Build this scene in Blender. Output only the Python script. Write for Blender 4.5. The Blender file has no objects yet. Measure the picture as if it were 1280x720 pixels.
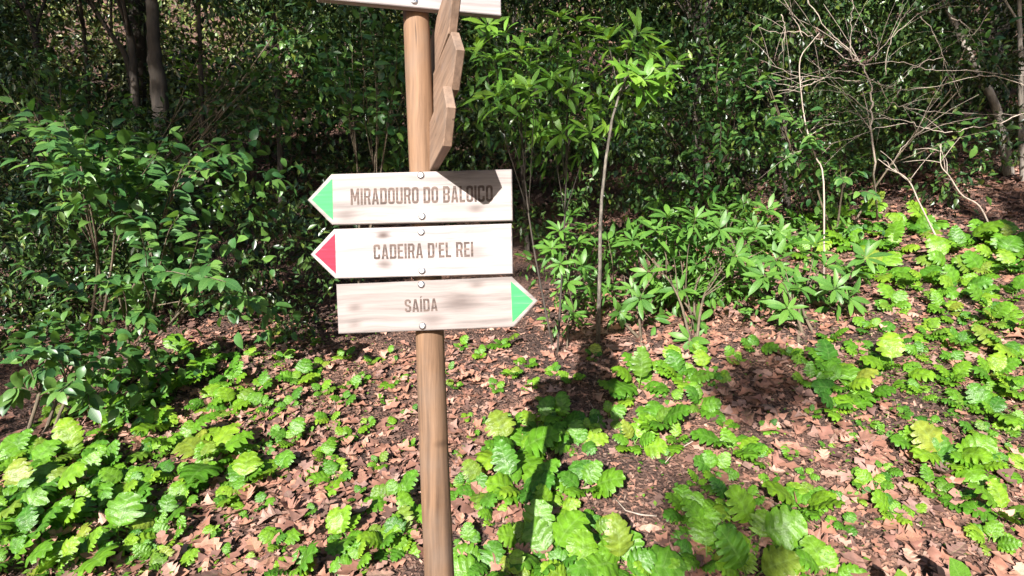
import bpy, math, random
import numpy as np
from mathutils import Vector, Matrix, Euler
from mathutils.geometry import tessellate_polygon

SC = bpy.context.scene
COL = SC.collection
rng = np.random.default_rng(7)
random.seed(7)

# ------------------------------------------------------------------ camera
CZ = 1.55
F = 720.0                                   # focal length in pixels of a 1280 px wide picture
cam_d = bpy.data.cameras.new('camera')
cam_d.lens = F / 1280 * 36.0
cam_d.sensor_width = 36.0
cam_d.clip_end = 600
cam = bpy.data.objects.new('camera', cam_d)
cam.location = (0, 0, CZ)
cam.rotation_euler = (math.radians(90), 0, 0)
COL.objects.link(cam)
SC.camera = cam

# ------------------------------------------------------------------ sky, sun, exposure
SUN_EL, SUN_AZ = math.radians(21.5), math.radians(18)      # azimuth: to the left of straight behind the camera
world = bpy.data.worlds.new('World')
SC.world = world
world.use_nodes = True
wn = world.node_tree
sky = wn.nodes.new('ShaderNodeTexSky')
sky.sky_type = 'NISHITA'
sky.sun_disc = False
sky.sun_elevation = SUN_EL
sky.sun_rotation = math.radians(198)
bg = wn.nodes['Background']
bg.inputs['Strength'].default_value = 0.05
wn.links.new(sky.outputs[0], bg.inputs['Color'])
TO_SUN = Vector((-math.sin(SUN_AZ) * math.cos(SUN_EL), -math.cos(SUN_AZ) * math.cos(SUN_EL), math.sin(SUN_EL)))
sl = bpy.data.lights.new('sun', 'SUN')
sl.energy = 5.0
sl.angle = math.radians(0.53)
sl.color = (1.0, 0.955, 0.90)
so = bpy.data.objects.new('sun', sl)
so.rotation_euler = TO_SUN.to_track_quat('Z', 'Y').to_euler()
so.location = TO_SUN * 60
COL.objects.link(so)
SC.view_settings.view_transform = 'Standard'
SC.view_settings.look = 'None'
SC.view_settings.gamma = 1.0
SC.view_settings.use_curve_mapping = False
SC.view_settings.exposure = 1.6
SC.render.engine = 'CYCLES'
SC.cycles.max_bounces = 4
SC.cycles.diffuse_bounces = 2
SC.cycles.transmission_bounces = 3
SC.cycles.sample_clamp_indirect = 6
SC.cycles.use_adaptive_sampling = True
SC.cycles.adaptive_threshold = 0.03

# ------------------------------------------------------------------ small helpers
def mesh_np(name, v, faces, mats=None, uv=None, smooth=False):
    """faces: int array (n,3) or (n,4), or a list of tuples."""
    me = bpy.data.meshes.new(name)
    v = np.asarray(v, dtype=np.float32)
    if isinstance(faces, np.ndarray):
        n, k = faces.shape
        me.vertices.add(len(v))
        me.vertices.foreach_set('co', v.ravel())
        me.loops.add(n * k)
        me.loops.foreach_set('vertex_index', faces.astype(np.int32).ravel())
        me.polygons.add(n)
        me.polygons.foreach_set('loop_start', np.arange(0, n * k, k, dtype=np.int32))
        me.polygons.foreach_set('loop_total', np.full(n, k, dtype=np.int32))
        me.update(calc_edges=True)
    else:
        me.from_pydata([tuple(map(float, p)) for p in v], [], faces)
        me.update()
    if uv is not None:
        ul = me.uv_layers.new(name='UVMap')
        idx = np.zeros(len(me.loops), dtype=np.int32)
        me.loops.foreach_get('vertex_index', idx)
        ul.data.foreach_set('uv', np.asarray(uv, dtype=np.float32)[idx].ravel())
    if smooth:
        me.polygons.foreach_set('use_smooth', np.ones(len(me.polygons), dtype=bool))
    for m in (mats or []):
        me.materials.append(m)
    return me

def obj(name, me, parent=None, loc=None):
    o = bpy.data.objects.new(name, me)
    COL.objects.link(o)
    if parent is not None:
        o.parent = parent
    if loc is not None:
        o.location = loc
    return o

def thing(name, label, cat, loc, group=None):
    o = obj(name, None, None, loc)
    o.empty_display_size = 0.1
    tag(o, label, cat, group)
    return o

def tag(o, label=None, cat=None, group=None, kind=None):
    if label: o['label'] = label
    if cat: o['category'] = cat
    if group: o['group'] = group
    if kind: o['kind'] = kind
    return o

def tube_arrays(pts, radii, sides=6, cap=True, rough=0.0, seed=0):
    pts = [Vector(p) for p in pts]
    n = len(pts)
    V, Fc = [], []
    r_ = random.Random(seed)
    ref = Vector((0.31, 0.77, 0.2)).normalized()
    for i, p in enumerate(pts):
        t = (pts[min(i + 1, n - 1)] - pts[max(i - 1, 0)]).normalized()
        if abs(t.dot(ref)) > 0.95: ref = Vector((0.8, -0.1, 0.55)).normalized()
        a = t.cross(ref).normalized(); b = t.cross(a)
        for s in range(sides):
            q = 2 * math.pi * s / sides
            rr = radii[i] * (1 + rough * (r_.random() - .5))
            V.append(p + (a * math.cos(q) + b * math.sin(q)) * rr)
    for i in range(n - 1):
        for s in range(sides):
            s2 = (s + 1) % sides
            Fc.append((i * sides + s, i * sides + s2, (i + 1) * sides + s2, (i + 1) * sides + s))
    if cap:
        Fc.append(tuple(range(sides - 1, -1, -1)))
        Fc.append(tuple(range((n - 1) * sides, n * sides)))
    return V, Fc

def tube(name, pts, radii, mat, parent=None, sides=6, rough=0.0, seed=0):
    off = Vector(parent.location) if parent is not None else Vector((0, 0, 0))
    V, Fc = tube_arrays([Vector(p) - off for p in pts], radii, sides, True, rough, seed)
    return obj(name, mesh_np(name, [tuple(p) for p in V], Fc, [mat], smooth=True), parent)

def smooth_path(ctrl, n):
    """Catmull-Rom through the control points, n samples."""
    c = [Vector(p) for p in ctrl]
    if len(c) == 2:
        return [c[0].lerp(c[1], i / (n - 1)) for i in range(n)]
    c = [c[0] * 2 - c[1]] + c + [c[-1] * 2 - c[-2]]
    m = len(c) - 3
    out = []
    for i in range(n):
        u = i / (n - 1) * m
        k = min(int(u), m - 1); t = u - k
        p0, p1, p2, p3 = c[k:k + 4]
        out.append(0.5 * ((2 * p1) + (p2 - p0) * t + (2 * p0 - 5 * p1 + 4 * p2 - p3) * t * t + (3 * p1 - p0 - 3 * p2 + p3) * t ** 3))
    return out

# ------------------------------------------------------------------ terrain shape
_wave = [(random.uniform(0, 6.28), random.uniform(0, 6.28), random.uniform(.5, 1)) for _ in range(14)]
def bumps(x, y, freq):
    s = 0
    for k, (a, ph, w) in enumerate(_wave):
        f = freq * (0.6 + 0.17 * k)
        s = s + w * np.sin(f * (np.cos(a) * x + np.sin(a) * y) + ph) / (1 + .25 * k)
    return s / 4.0

def terrain(x, y):
    x = np.asarray(x, float); y = np.asarray(y, float)
    t = np.maximum(y - 1.15, 0)
    z = 0.33 * (np.sqrt(t * t + .05) - .22)
    z = z + 0.30 * np.logaddexp(0, (y - 9.0) * 1.0) * (y < 60) + (0.30 * 51) * (y >= 60)
    z = np.where(y >= 60, 0.33 * 58.6 + 15.3, z)
    fx = np.clip(x, -12, 14)
    w = np.clip((y - 1.6) / 2.5, 0, 1)
    z = z + w * (0.25 * np.log1p(np.exp(np.clip((fx - 0.8) * 1.6, -30, 30))) / 1.6 - 0.015 * np.minimum(fx, 0) * -1)
    z = z + np.clip((y - 1.2), 0, 1) * (0.05 * bumps(x, y, 1.6) + 0.018 * bumps(x + 9, y, 5.5))
    return z

def tz(x, y): return float(terrain(x, y))

def P(px, py, d):
    return Vector(((px - 640) / F * d, d, CZ - (py - 360) / F * d))

def hit(px, py):
    """Where the sight line through a picture point meets the ground."""
    dx, dz = (px - 640) / F, -(py - 360) / F
    ys = np.arange(1.7, 14, 0.02)
    below = (CZ + dz * ys) < terrain(dx * ys, ys)
    i = int(np.argmax(below)) if below.any() else len(ys) - 1
    y = ys[i]
    return Vector((dx * y, y, tz(dx * y, y)))

# ------------------------------------------------------------------ materials
def nodes_of(name):
    m = bpy.data.materials.new(name); m.use_nodes = True
    nt = m.node_tree
    return m, nt, nt.nodes, nt.links, nt.nodes['Principled BSDF']

def N(ns, t, **kw):
    n = ns.new(t)
    for k, v in kw.items():
        if k in n.inputs: n.inputs[k].default_value = v
        else: setattr(n, k, v)
    return n

def ramp(ns, stops):
    r = ns.new('ShaderNodeValToRGB')
    e = r.color_ramp.elements
    e[0].position, e[0].color = stops[0][0], (*stops[0][1], 1)
    e[1].position, e[1].color = stops[-1][0], (*stops[-1][1], 1)
    for p, c in stops[1:-1]:
        k = e.new(p); k.color = (*c, 1)
    return r

def random_value(ns, ln):
    """A value for each loose piece of a mesh and each object."""
    g = ns.new('ShaderNodeNewGeometry'); oi = ns.new('ShaderNodeObjectInfo')
    a = N(ns, 'ShaderNodeMath', operation='ADD'); fr = N(ns, 'ShaderNodeMath', operation='FRACT')
    ln.new(g.outputs['Random Per Island'], a.inputs[0]); ln.new(oi.outputs['Random'], a.inputs[1])
    ln.new(a.outputs[0], fr.inputs[0])
    return fr.outputs[0]

def leaf_material(name, cols, rough=0.38, trans=0.3, trans_gain=1.6, veins=0.0, vein_n=5.5, spec=0.5, bump=0.0, nscale=28.0, vary=(.75, 1.25)):
    m, nt, ns, ln, b = nodes_of(name)
    rv = random_value(ns, ln)
    r = ramp(ns, [(i / (len(cols) - 1), c) for i, c in enumerate(cols)])
    ln.new(rv, r.inputs[0])
    tc = ns.new('ShaderNodeTexCoord')
    no = N(ns, 'ShaderNodeTexNoise', Scale=nscale, Detail=3.0)
    ln.new(tc.outputs['Object'], no.inputs['Vector'])
    hs = ns.new('ShaderNodeHueSaturation')
    mr = N(ns, 'ShaderNodeMapRange'); mr.inputs[1].default_value = .3; mr.inputs[2].default_value = .7; mr.inputs[3].default_value = vary[0]; mr.inputs[4].default_value = vary[1]
    ln.new(no.outputs[0], mr.inputs[0]); ln.new(mr.outputs[0], hs.inputs['Value']); ln.new(r.outputs[0], hs.inputs['Color'])
    col = hs.outputs[0]
    if veins > 0:
        uvn = ns.new('ShaderNodeUVMap'); sp = ns.new('ShaderNodeSeparateXYZ'); ln.new(uvn.outputs[0], sp.inputs[0])
        au = N(ns, 'ShaderNodeMath', operation='ABSOLUTE')
        s5 = N(ns, 'ShaderNodeMath', operation='SUBTRACT'); s5.inputs[1].default_value = .5
        ln.new(sp.outputs[0], s5.inputs[0]); ln.new(s5.outputs[0], au.inputs[0])          # 0 at midrib, .5 at edge
        # midrib
        mid = N(ns, 'ShaderNodeMapRange'); mid.inputs[1].default_value = .0; mid.inputs[2].default_value = .05
        mid.inputs[3].default_value = 1; mid.inputs[4].default_value = 0; ln.new(au.outputs[0], mid.inputs[0])
        # side veins
        mv = N(ns, 'ShaderNodeMath', operation='MULTIPLY'); mv.inputs[1].default_value = vein_n; ln.new(sp.outputs[1], mv.inputs[0])
        mu = N(ns, 'ShaderNodeMath', operation='MULTIPLY'); mu.inputs[1].default_value = -1.3; ln.new(au.outputs[0], mu.inputs[0])
        sm = N(ns, 'ShaderNodeMath', operation='ADD'); ln.new(mv.outputs[0], sm.inputs[0]); ln.new(mu.outputs[0], sm.inputs[1])
        fr = N(ns, 'ShaderNodeMath', operation='FRACT'); ln.new(sm.outputs[0], fr.inputs[0])
        sh = N(ns, 'ShaderNodeMath', operation='SUBTRACT'); sh.inputs[1].default_value = .5; ln.new(fr.outputs[0], sh.inputs[0])
        ab = N(ns, 'ShaderNodeMath', operation='ABSOLUTE'); ln.new(sh.outputs[0], ab.inputs[0])
        sv = N(ns, 'ShaderNodeMapRange'); sv.inputs[1].default_value = .0; sv.inputs[2].default_value = .10
        sv.inputs[3].default_value = .8; sv.inputs[4].default_value = 0; ln.new(ab.outputs[0], sv.inputs[0])
        mx = N(ns, 'ShaderNodeMath', operation='MAXIMUM'); ln.new(mid.outputs[0], mx.inputs[0]); ln.new(sv.outputs[0], mx.inputs[1])
        fv = N(ns, 'ShaderNodeMath', operation='MULTIPLY'); fv.inputs[1].default_value = veins; ln.new(mx.outputs[0], fv.inputs[0])
        mc = N(ns, 'ShaderNodeMix', data_type='RGBA')
        ln.new(fv.outputs[0], mc.inputs[0]); ln.new(col, mc.inputs[6])
        mc.inputs[7].default_value = (.27, .42, .14, 1)
        col = mc.outputs[2]
        if bump:
            # blade swells between the veins
            bp = N(ns, 'ShaderNodeBump', Strength=bump, Distance=.01)
            nb = N(ns, 'ShaderNodeTexNoise', Scale=16.0, Detail=4.0); ln.new(tc.outputs['Object'], nb.inputs['Vector'])
            sb = N(ns, 'ShaderNodeMath', operation='ADD'); ln.new(ab.outputs[0], sb.inputs[0]); ln.new(nb.outputs[0], sb.inputs[1])
            ln.new(sb.outputs[0], bp.inputs['Height']); ln.new(bp.outputs[0], b.inputs['Normal'])
    ln.new(col, b.inputs['Base Color'])
    b.inputs['Roughness'].default_value = rough
    b.inputs['Specular IOR Level'].default_value = spec
    if trans <= 0: return m
    tr = ns.new('ShaderNodeBsdfTranslucent')
    tcx = N(ns, 'ShaderNodeMix', data_type='RGBA', blend_type='MULTIPLY'); tcx.inputs[0].default_value = 1
    ln.new(col, tcx.inputs[6]); tcx.inputs[7].default_value = (trans_gain * 1.1, trans_gain, trans_gain * .5, 1)
    ln.new(tcx.outputs[2], tr.inputs[0])
    ms = ns.new('ShaderNodeMixShader'); ms.inputs[0].default_value = trans
    ln.new(b.outputs[0], ms.inputs[1]); ln.new(tr.outputs[0], ms.inputs[2])
    ln.new(ms.outputs[0], ns['Material Output'].inputs[0])
    return m

def bark_material(name, c1, c2, scale=14.0, rough=.85, stretch=.18, bump=.5):
    m, nt, ns, ln, b = nodes_of(name)
    tc = ns.new('ShaderNodeTexCoord'); mp = ns.new('ShaderNodeMapping'); mp.inputs['Scale'].default_value = (1, 1, stretch)
    ln.new(tc.outputs['Object'], mp.inputs[0])
    no = N(ns, 'ShaderNodeTexNoise', Scale=scale, Detail=8.0, Roughness=.7)
    ln.new(mp.outputs[0], no.inputs['Vector'])
    r = ramp(ns, [(.32, c1), (.68, c2)]); ln.new(no.outputs[0], r.inputs[0]); ln.new(r.outputs[0], b.inputs['Base Color'])
    b.inputs['Roughness'].default_value = rough
    bp = N(ns, 'ShaderNodeBump', Strength=bump, Distance=.02); ln.new(no.outputs[0], bp.inputs['Height']); ln.new(bp.outputs[0], b.inputs['Normal'])
    return m

def wood_material(name, base, dark, axis, knots=(), knot_col=(.16, .12, .11), grain=1.0, wear=None, pits=False):
    """axis: 0 grain runs along x, 2 along z. knots: (x, z, radius, strength) in object space."""
    m, nt, ns, ln, b = nodes_of(name)
    tc = ns.new('ShaderNodeTexCoord'); mp = ns.new('ShaderNodeMapping')
    s = [60, 60, 60]; s[axis] = 2.2
    mp.inputs['Scale'].default_value = s
    oi = ns.new('ShaderNodeObjectInfo')
    ad = N(ns, 'ShaderNodeVectorMath', operation='ADD')
    wv = N(ns, 'ShaderNodeTexNoise', Scale=3.0, Detail=2.0); ln.new(tc.outputs['Object'], wv.inputs['Vector'])
    ws = N(ns, 'ShaderNodeVectorMath', operation='SCALE'); ws.inputs['Scale'].default_value = .035
    ln.new(wv.outputs['Color'], ws.inputs[0])
    ln.new(tc.outputs['Object'], ad.inputs[0]); ln.new(ws.outputs[0], ad.inputs[1])
    ln.new(ad.outputs[0], mp.inputs[0])
    n1 = N(ns, 'ShaderNodeTexNoise', noise_dimensions='4D', Scale=1.0, Detail=6.0, Roughness=.65); ln.new(mp.outputs[0], n1.inputs['Vector'])
    om = N(ns, 'ShaderNodeMath', operation='MULTIPLY'); om.inputs[1].default_value = 37.0
    ln.new(oi.outputs['Random'], om.inputs[0]); ln.new(om.outputs[0], n1.inputs['W'])
    r1 = ramp(ns, [(.36, dark), (.50, tuple(.45 * d + .55 * c for d, c in zip(dark, base))), (.62, base)])
    ln.new(n1.outputs[0], r1.inputs[0])
    # broad blotches along the grain
    mp2 = ns.new('ShaderNodeMapping'); s2 = [9, 9, 9]; s2[axis] = 1.6; mp2.inputs['Scale'].default_value = s2
    ln.new(tc.outputs['Object'], mp2.inputs[0])
    n2 = N(ns, 'ShaderNodeTexNoise', noise_dimensions='4D', Scale=1.0, Detail=3.0); ln.new(mp2.outputs[0], n2.inputs['Vector']); ln.new(om.outputs[0], n2.inputs['W'])
    hs = ns.new('ShaderNodeHueSaturation')
    mr = N(ns, 'ShaderNodeMapRange'); mr.inputs[1].default_value = .3; mr.inputs[2].default_value = .7; mr.inputs[3].default_value = 1 - .22 * grain; mr.inputs[4].default_value = 1 + .14 * grain
    ln.new(n2.outputs[0], mr.inputs[0]); ln.new(mr.outputs[0], hs.inputs['Value']); ln.new(r1.outputs[0], hs.inputs['Color'])
    col = hs.outputs[0]
    sep = ns.new('ShaderNodeSeparateXYZ'); ln.new(ad.outputs[0], sep.inputs[0])
    for (kx, kz, kr, ks) in knots:
        cx = ns.new('ShaderNodeCombineXYZ')
        ln.new(sep.outputs[0], cx.inputs[0]); ln.new(sep.outputs[2], cx.inputs[2])
        sb = N(ns, 'ShaderNodeVectorMath', operation='SUBTRACT'); sb.inputs[1].default_value = (kx + .017, 0, kz + .017)
        ln.new(cx.outputs[0], sb.inputs[0])
        sc = N(ns, 'ShaderNodeVectorMath', operation='MULTIPLY'); sc.inputs[1].default_value = (.62, 1, 1.2); ln.new(sb.outputs[0], sc.inputs[0])
        le = N(ns, 'ShaderNodeVectorMath', operation='LENGTH'); ln.new(sc.outputs[0], le.inputs[0])
        nm = N(ns, 'ShaderNodeMapRange', interpolation_type='SMOOTHSTEP'); nm.inputs[1].default_value = 0; nm.inputs[2].default_value = kr
        nm.inputs[3].default_value = ks; nm.inputs[4].default_value = 0; ln.new(le.outputs['Value'], nm.inputs[0])
        mx = N(ns, 'ShaderNodeMix', data_type='RGBA'); ln.new(nm.outputs[0], mx.inputs[0]); ln.new(col, mx.inputs[6]); mx.inputs[7].default_value = (*knot_col, 1)
        col = mx.outputs[2]
    if pits:
        # drying cracks along the grain
        mp3 = ns.new('ShaderNodeMapping'); s3 = [95, 95, 95]; s3[axis] = 2.6; mp3.inputs['Scale'].default_value = s3
        ln.new(ad.outputs[0], mp3.inputs[0])
        n3 = N(ns, 'ShaderNodeTexNoise', noise_dimensions='4D', Scale=.8, Detail=2.0); ln.new(mp3.outputs[0], n3.inputs['Vector']); ln.new(om.outputs[0], n3.inputs['W'])
        cr = N(ns, 'ShaderNodeMapRange'); cr.inputs[1].default_value = .29; cr.inputs[2].default_value = .335; cr.inputs[3].default_value = .75; cr.inputs[4].default_value = 0
        ln.new(n3.outputs[0], cr.inputs[0])
        mx = N(ns, 'ShaderNodeMix', data_type='RGBA'); ln.new(cr.outputs[0], mx.inputs[0]); ln.new(col, mx.inputs[6]); mx.inputs[7].default_value = (.03, .018, .012, 1)
        col = mx.outputs[2]
        n4 = N(ns, 'ShaderNodeTexNoise', Scale=5.0, Detail=4.0); ln.new(tc.outputs['Object'], n4.inputs['Vector'])
        gm = N(ns, 'ShaderNodeMapRange'); gm.inputs[1].default_value = .48; gm.inputs[2].default_value = .72; gm.inputs[3].default_value = 0; gm.inputs[4].default_value = .45
        ln.new(n4.outputs[0], gm.inputs[0])
        mg = N(ns, 'ShaderNodeMix', data_type='RGBA'); ln.new(gm.outputs[0], mg.inputs[0]); ln.new(col, mg.inputs[6]); mg.inputs[7].default_value = (.135, .115, .10, 1)
        col = mg.outputs[2]
    ln.new(col, b.inputs['Base Color'])
    b.inputs['Roughness'].default_value = .72
    b.inputs['Specular IOR Level'].default_value = .25
    bp = N(ns, 'ShaderNodeBump', Strength=.35, Distance=.002); ln.new(n1.outputs[0], bp.inputs['Height']); ln.new(bp.outputs[0], b.inputs['Normal'])
    return m

def paint_material(name, c, c2, wood, wear):
    """Paint soaked into the wood: streaky along the grain."""
    m, nt, ns, ln, b = nodes_of(name)
    tc = ns.new('ShaderNodeTexCoord'); mp = ns.new('ShaderNodeMapping'); mp.inputs['Scale'].default_value = (3, 70, 90)
    ln.new(tc.outputs['Object'], mp.inputs[0])
    no = N(ns, 'ShaderNodeTexNoise', Scale=1.0, Detail=6.0, Roughness=.7); ln.new(mp.outputs[0], no.inputs['Vector'])
    r = ramp(ns, [(.34, wood), (.34 + wear, c2), (.62, c)]); ln.new(no.outputs[0], r.inputs[0]); ln.new(r.outputs[0], b.inputs['Base Color'])
    b.inputs['Roughness'].default_value = .6
    b.inputs['Specular IOR Level'].default_value = .2
    return m

ACANTHUS_COLS = [(.035, .13, .012), (.07, .195, .012), (.115, .26, .012), (.08, .215, .012), (.15, .30, .014), (.05, .165, .014), (.125, .27, .012), (.185, .31, .018), (.085, .22, .012), (.06, .18, .012), (.22, .26, .03)]
M = {}
M['acanthus'] = leaf_material('acanthus_leaf', ACANTHUS_COLS, rough=.42, trans=.28, trans_gain=1.4, veins=.20, vein_n=5.0, bump=.34, nscale=5.0, vary=(.6, 1.2))
M['shrub_leaf'] = leaf_material('shrub_leaf', [(.02, .07, .02), (.04, .115, .028), (.065, .155, .034), (.11, .215, .04), (.03, .095, .026)], rough=.40, spec=.45, trans=.28, veins=.16, vein_n=7)
M['bright_leaf'] = leaf_material('bright_shrub_leaf', [(.075, .19, .02), (.11, .245, .024), (.16, .29, .03), (.085, .20, .025)], rough=.46, spec=.4, trans=.34, veins=.2, vein_n=8)
M['laurel_leaf'] = leaf_material('laurel_leaf', [(.045, .125, .022), (.07, .17, .026), (.10, .215, .03), (.055, .15, .024)], rough=.46, spec=.4, trans=.28, veins=.2, vein_n=8)
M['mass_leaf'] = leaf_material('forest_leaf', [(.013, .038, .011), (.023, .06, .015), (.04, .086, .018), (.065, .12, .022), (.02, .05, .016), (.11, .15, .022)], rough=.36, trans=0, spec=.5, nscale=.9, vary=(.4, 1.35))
M['canopy_leaf'] = leaf_material('canopy_leaf', [(.025, .06, .015), (.04, .085, .02), (.055, .1, .02)], rough=.45, trans=0)
M['far_leaf'] = leaf_material('far_leaf', [(.05, .09, .02), (.09, .13, .025), (.14, .17, .035), (.19, .20, .05), (.06, .10, .025)], rough=.5, trans=0, nscale=.6, vary=(.5, 1.3))  # leaf colour brightened to imitate specks of light beyond the trunks
M['small_green'] = leaf_material('seedling_leaf', [(.07, .19, .02), (.12, .26, .03), (.16, .28, .035), (.05, .15, .02)], rough=.42, trans=.3)
M['oak'] = leaf_material('dry_oak_leaf', [(.12, .058, .042), (.25, .118, .08), (.33, .17, .12), (.18, .086, .066), (.30, .15, .10), (.085, .046, .04), (.38, .225, .17), (.22, .135, .115), (.26, .125, .085)], rough=.62, trans=0, veins=.12, vein_n=4, spec=.3)
M['bark_dark'] = bark_material('dark_bark', (.018, .014, .011), (.07, .055, .042))
M['bark_pale'] = bark_material('pale_bark', (.10, .085, .07), (.34, .30, .26), scale=22)
M['bark_mottled'] = bark_material('mottled_bark', (.02, .016, .013), (.20, .175, .14), scale=30, stretch=.45)
M['twig'] = bark_material('bare_twig_bark', (.22, .17, .14), (.42, .35, .29), scale=30)
M['stem'] = bark_material('shrub_stem', (.05, .04, .025), (.16, .12, .08), scale=25)
M['stem_green'] = bark_material('green_stem', (.08, .11, .03), (.16, .17, .06), scale=25)
M['metal'] = nodes_of('screw_steel')[0]
_b = M['metal'].node_tree.nodes['Principled BSDF']; _b.inputs['Metallic'].default_value = 1; _b.inputs['Roughness'].default_value = .32; _b.inputs['Base Color'].default_value = (.55, .55, .56, 1)
M['recess'] = nodes_of('screw_recess_shade')[0]  # dark colour standing in for shade inside the cross recess
_b = M['recess'].node_tree.nodes['Principled BSDF']; _b.inputs['Base Color'].default_value = (.04, .04, .04, 1); _b.inputs['Roughness'].default_value = .6

def ground_material():
    m, nt, ns, ln, b = nodes_of('forest_soil')
    tc = ns.new('ShaderNodeTexCoord')
    n1 = N(ns, 'ShaderNodeTexNoise', Scale=1.3, Detail=4.0); ln.new(tc.outputs['Object'], n1.inputs['Vector'])
    n2 = N(ns, 'ShaderNodeTexNoise', Scale=38.0, Detail=8.0, Roughness=.75); ln.new(tc.outputs['Object'], n2.inputs['Vector'])
    vo = N(ns, 'ShaderNodeTexVoronoi', Scale=55.0); ln.new(tc.outputs['Object'], vo.inputs['Vector'])
    soil = ramp(ns, [(.35, (.018, .012, .011)), (.5, (.07, .045, .038)), (.66, (.16, .10, .08))]); ln.new(n2.outputs[0], soil.inputs[0])
    bits = ramp(ns, [(.0, (.05, .03, .025)), (.45, (.16, .085, .06)), (.8, (.30, .17, .12)), (1, (.10, .06, .05))])
    sp = ns.new('ShaderNodeSeparateXYZ'); ln.new(vo.outputs['Color'], sp.inputs[0]); ln.new(sp.outputs[0], bits.inputs[0])
    f = N(ns, 'ShaderNodeMapRange'); f.inputs[1].default_value = .42; f.inputs[2].default_value = .6; ln.new(n1.outputs[0], f.inputs[0])
    mx = N(ns, 'ShaderNodeMix', data_type='RGBA'); ln.new(f.outputs[0], mx.inputs[0]); ln.new(soil.outputs[0], mx.inputs[6]); ln.new(bits.outputs[0], mx.inputs[7])
    ln.new(mx.outputs[2], b.inputs['Base Color'])
    b.inputs['Roughness'].default_value = .9
    b.inputs['Specular IOR Level'].default_value = .2
    a = N(ns, 'ShaderNodeMath', operation='ADD'); ln.new(n2.outputs[0], a.inputs[0]); ln.new(vo.outputs['Distance'], a.inputs[1])
    bp = N(ns, 'ShaderNodeBump', Strength=.9, Distance=.02); ln.new(a.outputs[0], bp.inputs['Height']); ln.new(bp.outputs[0], b.inputs['Normal'])
    return m
M['soil'] = ground_material()
M['chip'] = leaf_material('mulch_chip', [(.04, .025, .02), (.10, .055, .042), (.18, .095, .07), (.26, .14, .10), (.06, .038, .032), (.32, .21, .16)], rough=.75, trans=0, spec=.2)

# ------------------------------------------------------------------ the ground
def axis_steps(a, b, fine, far_a, far_b):
    xs = list(np.arange(a, b, fine))
    s = fine; x = b; right = []
    while x < far_b: right.append(x); s *= 1.18; x += s
    right.append(far_b)
    s = fine; x = a - s; left = []
    while x > far_a: left.append(x); s *= 1.18; x -= s
    left.append(far_a)
    return np.array(left[::-1] + xs + right)
gx = axis_steps(-4.5, 6.0, .035, -260, 260)
gy = axis_steps(1.6, 6.6, .03, -120, 300)
GX, GY = np.meshgrid(gx, gy)
GZ = terrain(GX, GY)
near = (GY > 1.2) & (GY < 9) & (np.abs(GX) < 9)
GZ = GZ + np.where(near, .007 * rng.standard_normal(GZ.shape) + .012 * bumps(GX * 1.0, GY, 22.0), 0)
nx, ny = len(gx), len(gy)
ii = np.arange(nx * ny).reshape(ny, nx)
gf = np.stack([ii[:-1, :-1].ravel(), ii[:-1, 1:].ravel(), ii[1:, 1:].ravel(), ii[1:, :-1].ravel()], 1)
floor = obj('forest_floor', mesh_np('forest_floor', np.stack([GX.ravel(), GY.ravel(), GZ.ravel()], 1), gf, [M['soil']], smooth=True))
tag(floor, kind='structure')

# ------------------------------------------------------------------ signpost
POST_Y = 1.70
lean = math.radians(2.3)
post_foot = Vector((-0.190, POST_Y, 0))
post_foot.z = tz(post_foot.x, post_foot.y) - .05
sign = thing('signpost', 'wooden trail signpost with seven arrow boards screwed to a round post', 'signpost', post_foot)

def at_sign(v): return Vector(v) - post_foot

M['post'] = wood_material('post_wood', (.195, .115, .068), (.09, .052, .031), 2, knots=((-.012, 1.02, .02, .6), (.02, .52, .014, .5), (-.02, 2.1, .016, .5)), knot_col=(.045, .025, .015), grain=1.2, pits=True)
M['board'] = wood_material('board_wood', (.66, .60, .555), (.44, .365, .33), 0, grain=.5)
M['side_board'] = wood_material('side_board_wood', (.29, .19, .132), (.16, .10, .068), 0, knots=((.12, .03, .02, .5),), grain=1.1, pits=True)

def make_post():
    z0, z1 = 0.0, 2.75
    rows, sides = 46, 28
    V = []
    for i in range(rows):
        t = i / (rows - 1); z = z0 + (z1 - z0) * t
        r = .0460 - .0095 * t
        ox = -math.tan(lean) * z + .0012 * math.sin(z * 5.1)
        for s in range(sides):
            a = 2 * math.pi * s / sides
            rr = r * (1 + .018 * math.sin(3 * a + z * 1.3) + .01 * math.sin(7 * a + 2 * z) + .004 * random.uniform(-1, 1))
            if i == rows - 1: rr *= .9
            V.append((ox + rr * math.cos(a), rr * math.sin(a), z))
    Fc = [(i * sides + s, i * sides + (s + 1) % sides, (i + 1) * sides + (s + 1) % sides, (i + 1) * sides + s) for i in range(rows - 1) for s in range(sides)]
    Fc.append(tuple(range((rows - 1) * sides, rows * sides)))
    return obj('post', mesh_np('post', V, Fc, [M['post']], smooth=True), sign)
make_post()

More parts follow.
